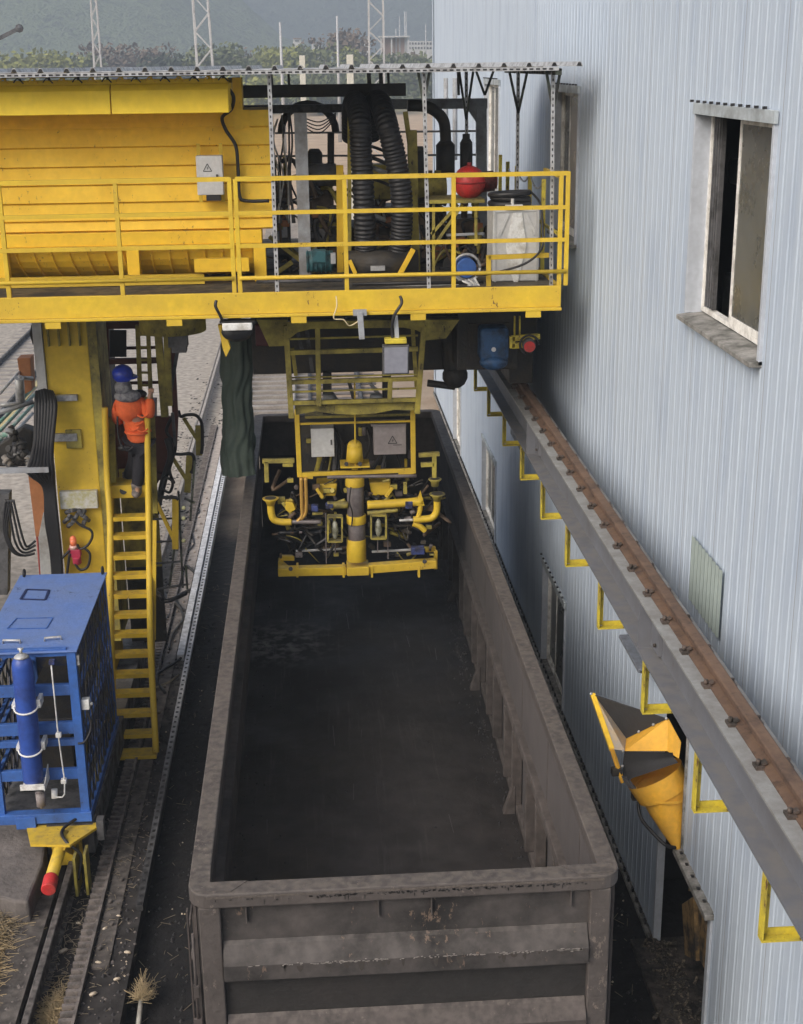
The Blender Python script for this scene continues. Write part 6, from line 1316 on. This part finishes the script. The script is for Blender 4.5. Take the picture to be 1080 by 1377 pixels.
m = MB(); m.tube(bez([P3(858,1078,11.2),P3(862,1100,11.1),P3(878,1120,11.0),P3(895,1136,10.9),P3(908,1140,10.8)],8),.018,8); m.build('cable', BLK, ch)
# rubble in the doorway
rnd = random.Random(31); m = MB()
for _ in range(330):
    y = rnd.uniform(9.2,12.2); x = rnd.gauss(3.42,.09); z = .05; s = rnd.uniform(.01,.045); d = V((rnd.uniform(-1,1),rnd.uniform(-1,1),rnd.uniform(0,.4))).normalized()*s*1.6; p = V((x,y,z+rnd.random()*.05)); m.beam(p-d,p+d,s*.7,s*.5)
o = m.build('rubble', mat('mixed_rubble',(.25,.205,.15),.9,dirt=(.05,.045,.04),dscale=30,damt=.7,gap=.1,var=.4)); o['kind']='stuff'; o['label']='broken rubble and chips along the doorway threshold'; o['category']='rubble'
m = MB(); m.box((3.15,2,-.02),(3.9,12.25,.06)); struct(m.build('threshold_ground', mat('dirty_threshold',(.12,.10,.085),.95,dirt=(.03,.028,.027),dscale=4,damt=.6,bump=1,bscale=25)))


# ---------------------------------------------------------------- far side: tracks, masts, shrubs, buildings
for i,(x,lab) in enumerate(((-9.7,'far railway track on pale ballast, seen at the left under the platform'),)):
    t = thing('railway_track', lab, 'railway track', (x+.7,50,0)); 
    for dx in (0,1.43): m = MB(); railprof(m,x+dx,32,90,.17,.15,.14,.07); m.build('rail', DGREY, t)
    m = MB(); y = 32
    while y < 90: m.box((x-.5,y,.12),(x+1.95,y+.22,.175)); y += .6
    m.build('sleeper', CONC, t, kind='stuff')
m = MB(); m.box((-8.1,30,.165),(-7.95,90,.2)); tag(m.build('yellow_kerb', mat('pale_yellow_line',(.5,.43,.22),.8)), 'pale yellow kerb line beside the far track at the left', 'kerb')
t = thing('railway_track', 'pale dusty track beyond the far end of the wagon, left of the hanging tool', 'railway track', (-1.9,48,0))
for dx in (0,1.43): m = MB(); railprof(m,-2.0+dx,34,90,.12,.15,.12,.07); m.build('rail', RLM, t)
m = MB(); y = 34
while y < 90: m.box((-2.4,y,.04),(-.1,y+.22,.12)); y += .6
m.build('sleeper', CONC, t, kind='stuff')
MAST = mat('weathered_mast_steel', (.50,.51,.52), .6, metal=.2)
def lattice(px, Y, base_w, top_w, H, label, px_top=None):
    x = at(px,90,Y=Y).x; xt = at(px_top if px_top is not None else px,0,Y=Y).x; t = thing('lattice_mast', label, 'mast', (x,Y,0)); m = MB(); legs = []
    for sx in (-1,1):
        for sy in (-1,1):
            p0 = V((x+sx*base_w/2,Y+sy*base_w/2,0)); p1 = V((xt+sx*top_w/2,Y+sy*top_w/2,H)); legs.append((p0,p1)); mm = MB(); mm.beam(p0,p1,.1,.1); mm.build('leg', MAST, t)
    n = int(H/1.1)
    for (a,b) in ((0,2),(1,3),(0,1),(2,3)):
        for k in range(n):
            p = legs[a][0].lerp(legs[a][1],k/n) ; r = legs[b][0].lerp(legs[b][1],(k+1)/n)
            if k%2: p, r = legs[b][0].lerp(legs[b][1],k/n), legs[a][0].lerp(legs[a][1],(k+1)/n)
            m.beam(p,r,.05,.05)
    m.build('bracing', MAST, t)
lattice(279,95,1.15,.8,22,'tall lattice mast with zigzag bracing, thickest one left of centre',266)
lattice(506,120,1.3,1.1,24,'tall pale lattice mast near the shed corner',506)
lattice(130,140,.9,.5,15.6,'slim twin-leg mast at the left above the amber hood',126)
for px,Y,H,lab in ((379,150,13.0,'thin pale pole fourth mast from the left'),(455,170,14.2,'thin olive pole just left of the tall pale lattice mast')):
    x = at(px,90,Y=Y).x; m = MB(); m.cyl((x,Y,0),(x,Y,H),.22,.12,8); tag(m.build('pole', MAST), lab, 'pole')
POSTM = mat('concrete_post', (.62,.60,.52), .8)
for px,Y,ztop,lab in ((407,70,9.3,'short white post left of the slim duct gap, behind the canopy'),(471,60,9.25,'short white concrete post behind the canopy right of centre')):
    x = at(px,95,Y=Y).x; m = MB(); m.box((x-.14,Y-.14,0),(x+.14,Y+.14,ztop)); tag(m.build('post', POSTM, None, .02), lab, 'post')
m = MB(); p = at(0,52,Y=120); r = at(26,38,Y=120); m.beam(p-V((1,0,.4)),r,.25,.3); m.sphere(r,.35,8); tag(m.build('signal_arm', DGREY), 'dark slanted arm at the upper left edge against the hill', 'signal arm')
# shrubs and trees behind
LEAF = [mat('spring_leaf',(.26,.27,.06),.8,var=.3), mat('olive_leaf',(.13,.15,.06),.8,var=.3), mat('brown_twigs',(.17,.125,.09),.9,var=.3), mat('dark_leaf',(.045,.06,.03),.8,var=.3)]
BARK = mat('bark', (.12,.09,.07), .9)
def tree(px, top, Y, w, mt, label, seed, name='tree', group=None):
    Yn = 285+(Y-115)*.8 if name == 'tree' else 262+(Y-70)*1.5; w *= Yn/Y*.8; Y = Yn
    rnd = random.Random(seed); x = at(px,80,Y=Y).x; zt = at(px,top,Y=Y).z; t = thing(name, label, name.split('_')[-1], (x,Y,0), group); H = zt
    m = MB(); m.tube([V((x,Y,0)),V((x+rnd.uniform(-.2,.2),Y,H*.5)),V((x,Y,H*.8))],.2,6,rs=[.3,.2,.08])
    for k in range(6): a = rnd.uniform(0,6.28); z = H*rnd.uniform(.25,.6); m.tube([V((x,Y,z)),V((x+math.cos(a)*w*.3,Y+math.sin(a)*w*.3,z+H*.2))],.07,5,rs=[.08,.03])
    m.build('trunk', BARK, t)
    m = MB(); blobs = [(rnd.uniform(-.5,.5)*w,rnd.uniform(-.5,.5)*w,H*rnd.uniform(.35,.88),rnd.uniform(.16,.34)*w) for _ in range(11)]
    for bx_,by_,bz_,br_ in blobs:
        bz_ = min(bz_, H-br_*.6)
        for _ in range(150):
            th = rnd.uniform(0,6.28); ph = math.acos(rnd.uniform(-1,1)); r_ = br_*rnd.uniform(.5,1.1); c = V((x+bx_+r_*math.sin(ph)*math.cos(th),Y+by_+r_*math.sin(ph)*math.sin(th),bz_+r_*math.cos(ph)*.8))
            s = rnd.uniform(.3,.75); u = V((rnd.gauss(0,1),rnd.gauss(0,1),rnd.gauss(0,1))).normalized(); v = u.orthogonal().normalized(); m.add([c-u*s,c-v*s*.6,c+u*s,c+v*s*.6],[(0,1,2,3)])
    m.build('crown', mt, t)
sp = [(-8,74,120,7,0,'yellow-green shrub at the left edge above the canopy'),(18,72,118,7,0,'yellow-green shrub second from the left edge'),(48,68,120,7,0,'tallest yellow-green shrub at the left'),(80,74,124,6,1,'olive shrub right of the tallest yellow one'),(108,78,130,5,0,'low yellow-green shrub left of the slim twin-leg mast'),(165,60,150,9,2,'brownish bare tree right of the slim twin-leg mast'),(192,58,155,8,2,'second brownish bare tree in the middle of the left background'),(218,76,125,6,3,'dark green bush left of the zigzag mast'),(248,78,130,6,3,'smaller dark bush just left of the zigzag mast'),(302,63,120,6,1,'round olive tree right of the zigzag mast'),(325,80,130,6,1,'low olive shrub left of the thin pale pole'),(345,70,170,8,2,'brownish bush left of the thin pale pole'),(388,64,140,8,0,'green bushy tree right of the thin pale pole'),(412,70,150,7,0,'yellow-green bush in front of the far houses'),(436,64,135,8,1,'olive bushy tree left of the olive pole'),(466,42,160,8,2,'tall reddish brown bare tree right of the olive pole'),(482,66,150,7,0,'green bush left of the tall pale lattice mast'),(530,74,140,7,1,'olive shrub right of the tall pale lattice mast'),(560,76,130,7,1,'olive shrub next to the shed corner'),(576,72,150,6,2,'brown bush touching the shed corner')]
for i,(px,top,Y,w,k,lab) in enumerate(sp): tree(px, top, Y, w, LEAF[k], lab, 100+i, 'tree', 'trees and shrubs behind the canopy')
c = [(330,106,80,4,0),(430,104,70,3.5,1),(455,106,75,3.5,0),(500,104,72,4,1),(390,104,82,3.5,1)]
lb = ['low bush below the canopy left of the short white posts','low bush between the short white posts','low light bush right beside the second white post','low bush under the canopy by the lattice mast','low olive bush beside the first white post']
for i,(px,top,Y,w,k) in enumerate(c): tree(px, top, Y, w, LEAF[k], lb[i], 200+i, 'low_bush', 'low bushes seen under the canopy')
# distant white station and houses
HW = mat('white_render', (.62,.62,.62), .8); HR = mat('dull_brick', (.34,.24,.20), .9); WIN = mat('far_window', (.10,.11,.13), .4)
st = thing('station_building', 'white flat-roofed building with canopy beside the lattice mast', 'building', (at(535,80,Y=340).x,340,0))
def bx3(px0,pt,px1,pb,Y,d,nm,mt,par): a = at(px0,pb,Y=Y); b = at(px1,pt,Y=Y); m = MB(); m.box((a.x,Y,max(a.z,0)),(b.x,Y+d,b.z)); return m.build(nm,mt,par)
bx3(511,48,551,50.5,338,8,'roof',HW,st); bx3(514,51,545,80,340,5,'wall',HR,st)
for x in (512,526,549): bx3(x,50,x+1.5,80,338.5,.4,'column',HW,st)
s2 = thing('white_house', 'white building with rows of windows behind the station roof, next to the shed', 'building', (at(565,80,Y=370).x,370,0))
bx3(548,55,584,80,370,6,'wall',HW,s2)
for r_ in range(2):
    for k in range(8): bx3(550+k*4,57+r_*6,552.3+k*4,60+r_*6,369.9,.05,'window',WIN,s2)
for i,(x0,t_,x1,mt,lab) in enumerate(((355,66,378,HR,'low brownish house left of centre far away'),(420,58,432,HW,'small pale house behind the bushes'),(395,52,405,HW,'tiny pale tower block far away left of centre'),(488,50,496,HW,'tiny pale house left of the tall lattice mast'))):
    t = thing('far_house', lab, 'house', (at(x0,80,Y=430).x,430,0)); bx3(x0,t_,x1,82,430,8,'wall',mt,t); bx3(x0-.6,t_-1,x1+.6,t_,429.5,9,'roof',HR if mt is HW else HW,t); bx3(x0+2,t_+2,x1-3,t_+4,429.9,.05,'window',WIN,t)
for i,(px,top) in enumerate(((538,22),(545,16),(547,16),(533,38),(573,33))):
    x = at(px,80,Y=340).x; m = MB(); m.cyl((x,340,0),(x,340,at(px,top,Y=340).z),.2,.12,6); tag(m.build('far_pole', MAST), ['thin far pole left of the pair above the station roof','left one of the close pair of far poles','right one of the close pair of far poles','shortest far pole above the station roof','far pole above the white windowed house'][i], 'pole')
# wall-side pipe and bracket at the shed's far corner
m = MB(); m.tube([q(600,105,34),q(600,185,34)],.06,8); tag(m.build('downpipe', GREYP), 'left one of two thin grey pipes near the far corner of the shed', 'pipe')
m = MB(); m.tube([q(612,105,30),q(612,215,30)],.05,8); tag(m.build('downpipe', GREYP), 'right one of two thin grey pipes near the far corner of the shed', 'pipe')

rnd = random.Random(55); m = MB()
for _ in range(260):
    x = rnd.choice((rnd.uniform(-2.04,-1.15), rnd.uniform(2.3,3.2))); y = rnd.uniform(8.3,24); l = rnd.uniform(.03,.16); th = rnd.uniform(0,3.14); m.beam((x,y,.008),(x+math.cos(th)*l,y+math.sin(th)*l,.012+rnd.random()*.02),.005,.004)
o = m.build('litter', mat('dull_twig',(.16,.13,.09),.9)); o['kind']='stuff'; o['label']='thin twigs and litter on the black ground'; o['category']='litter'
rnd = random.Random(56); m = MB()
for _ in range(1400):
    x = rnd.choice((rnd.uniform(-2.05,-2.5), rnd.uniform(-2.98,-2.55), rnd.uniform(-3.4,-3.05))); y = rnd.uniform(10,34); z = .2 if x > -2.5 else (.04 if x > -3.02 else .26); s = rnd.uniform(.006,.026)
    m.add([(x-s,y,z),(x,y-s*.8,z),(x+s,y,z),(x,y+s*1.1,z),(x+s*.2,y,z+s*.9)],[(0,1,4),(1,2,4),(2,3,4),(3,0,4)])
o = m.build('gravel', SLAB); o['kind']='stuff'; o['label']='small grey stones along the rack and left rail'; o['category']='gravel'

rnd = random.Random(91); m = MB()
for _ in range(1500):
    x = rnd.uniform(-2.5,-2.06) if rnd.random() < .6 else rnd.uniform(-3.4,-2.6); y = rnd.triangular(16,42,22); z = .2 if x > -2.5 else (.04 if x > -3.02 else .26); s = rnd.uniform(.012,.05)
    m.add([(x-s,y,z),(x,y-s*.8,z),(x+s,y,z),(x,y+s*1.1,z),(x+s*.2,y,z+s*.6)],[(0,1,4),(1,2,4),(2,3,4),(3,0,4)])
o = m.build('dark_debris', NEARBLK); o['kind']='stuff'; o['label']='black crumbs and clods along the strips behind the ladder'; o['category']='debris'
for k in range(9):
    y = rnd.uniform(17,27); x = rnd.uniform(-2.75,-2.3); m = MB(); m.tube(bez([(x,y,.24),(x+rnd.uniform(-.2,.2),y+.6,.25),(x+rnd.uniform(-.15,.25),y+1.3,.24),(x+rnd.uniform(-.2,.2),y+2.2,.23)],6),rnd.choice((.015,.022,.03)),7)
    o = m.build('hose', rnd.choice((BLK,BLKM))); tag(o, 'black hose trailing over the dusty strips behind the ladder', 'hose', 'black hoses trailing behind the ladder')
# ---------------------------------------------------------------- misty air
m = MB(); m.box((-460,-35,-1.5),(460,1300,170)); hz = m.build('haze', YEL); hz['kind'] = 'stuff'
hm_ = bpy.data.materials.new('misty_air'); hm_.use_nodes = True; N = hm_.node_tree.nodes; N.clear(); out = N.new('ShaderNodeOutputMaterial'); pv = N.new('ShaderNodeVolumePrincipled')
pv.inputs['Color'].default_value = (.74,.86,1.0,1); pv.inputs['Density'].default_value = .0013; pv.inputs['Anisotropy'].default_value = 0
hm_.node_tree.links.new(pv.outputs[0], out.inputs['Volume']); hz.data.materials.clear(); hz.data.materials.append(hm_)
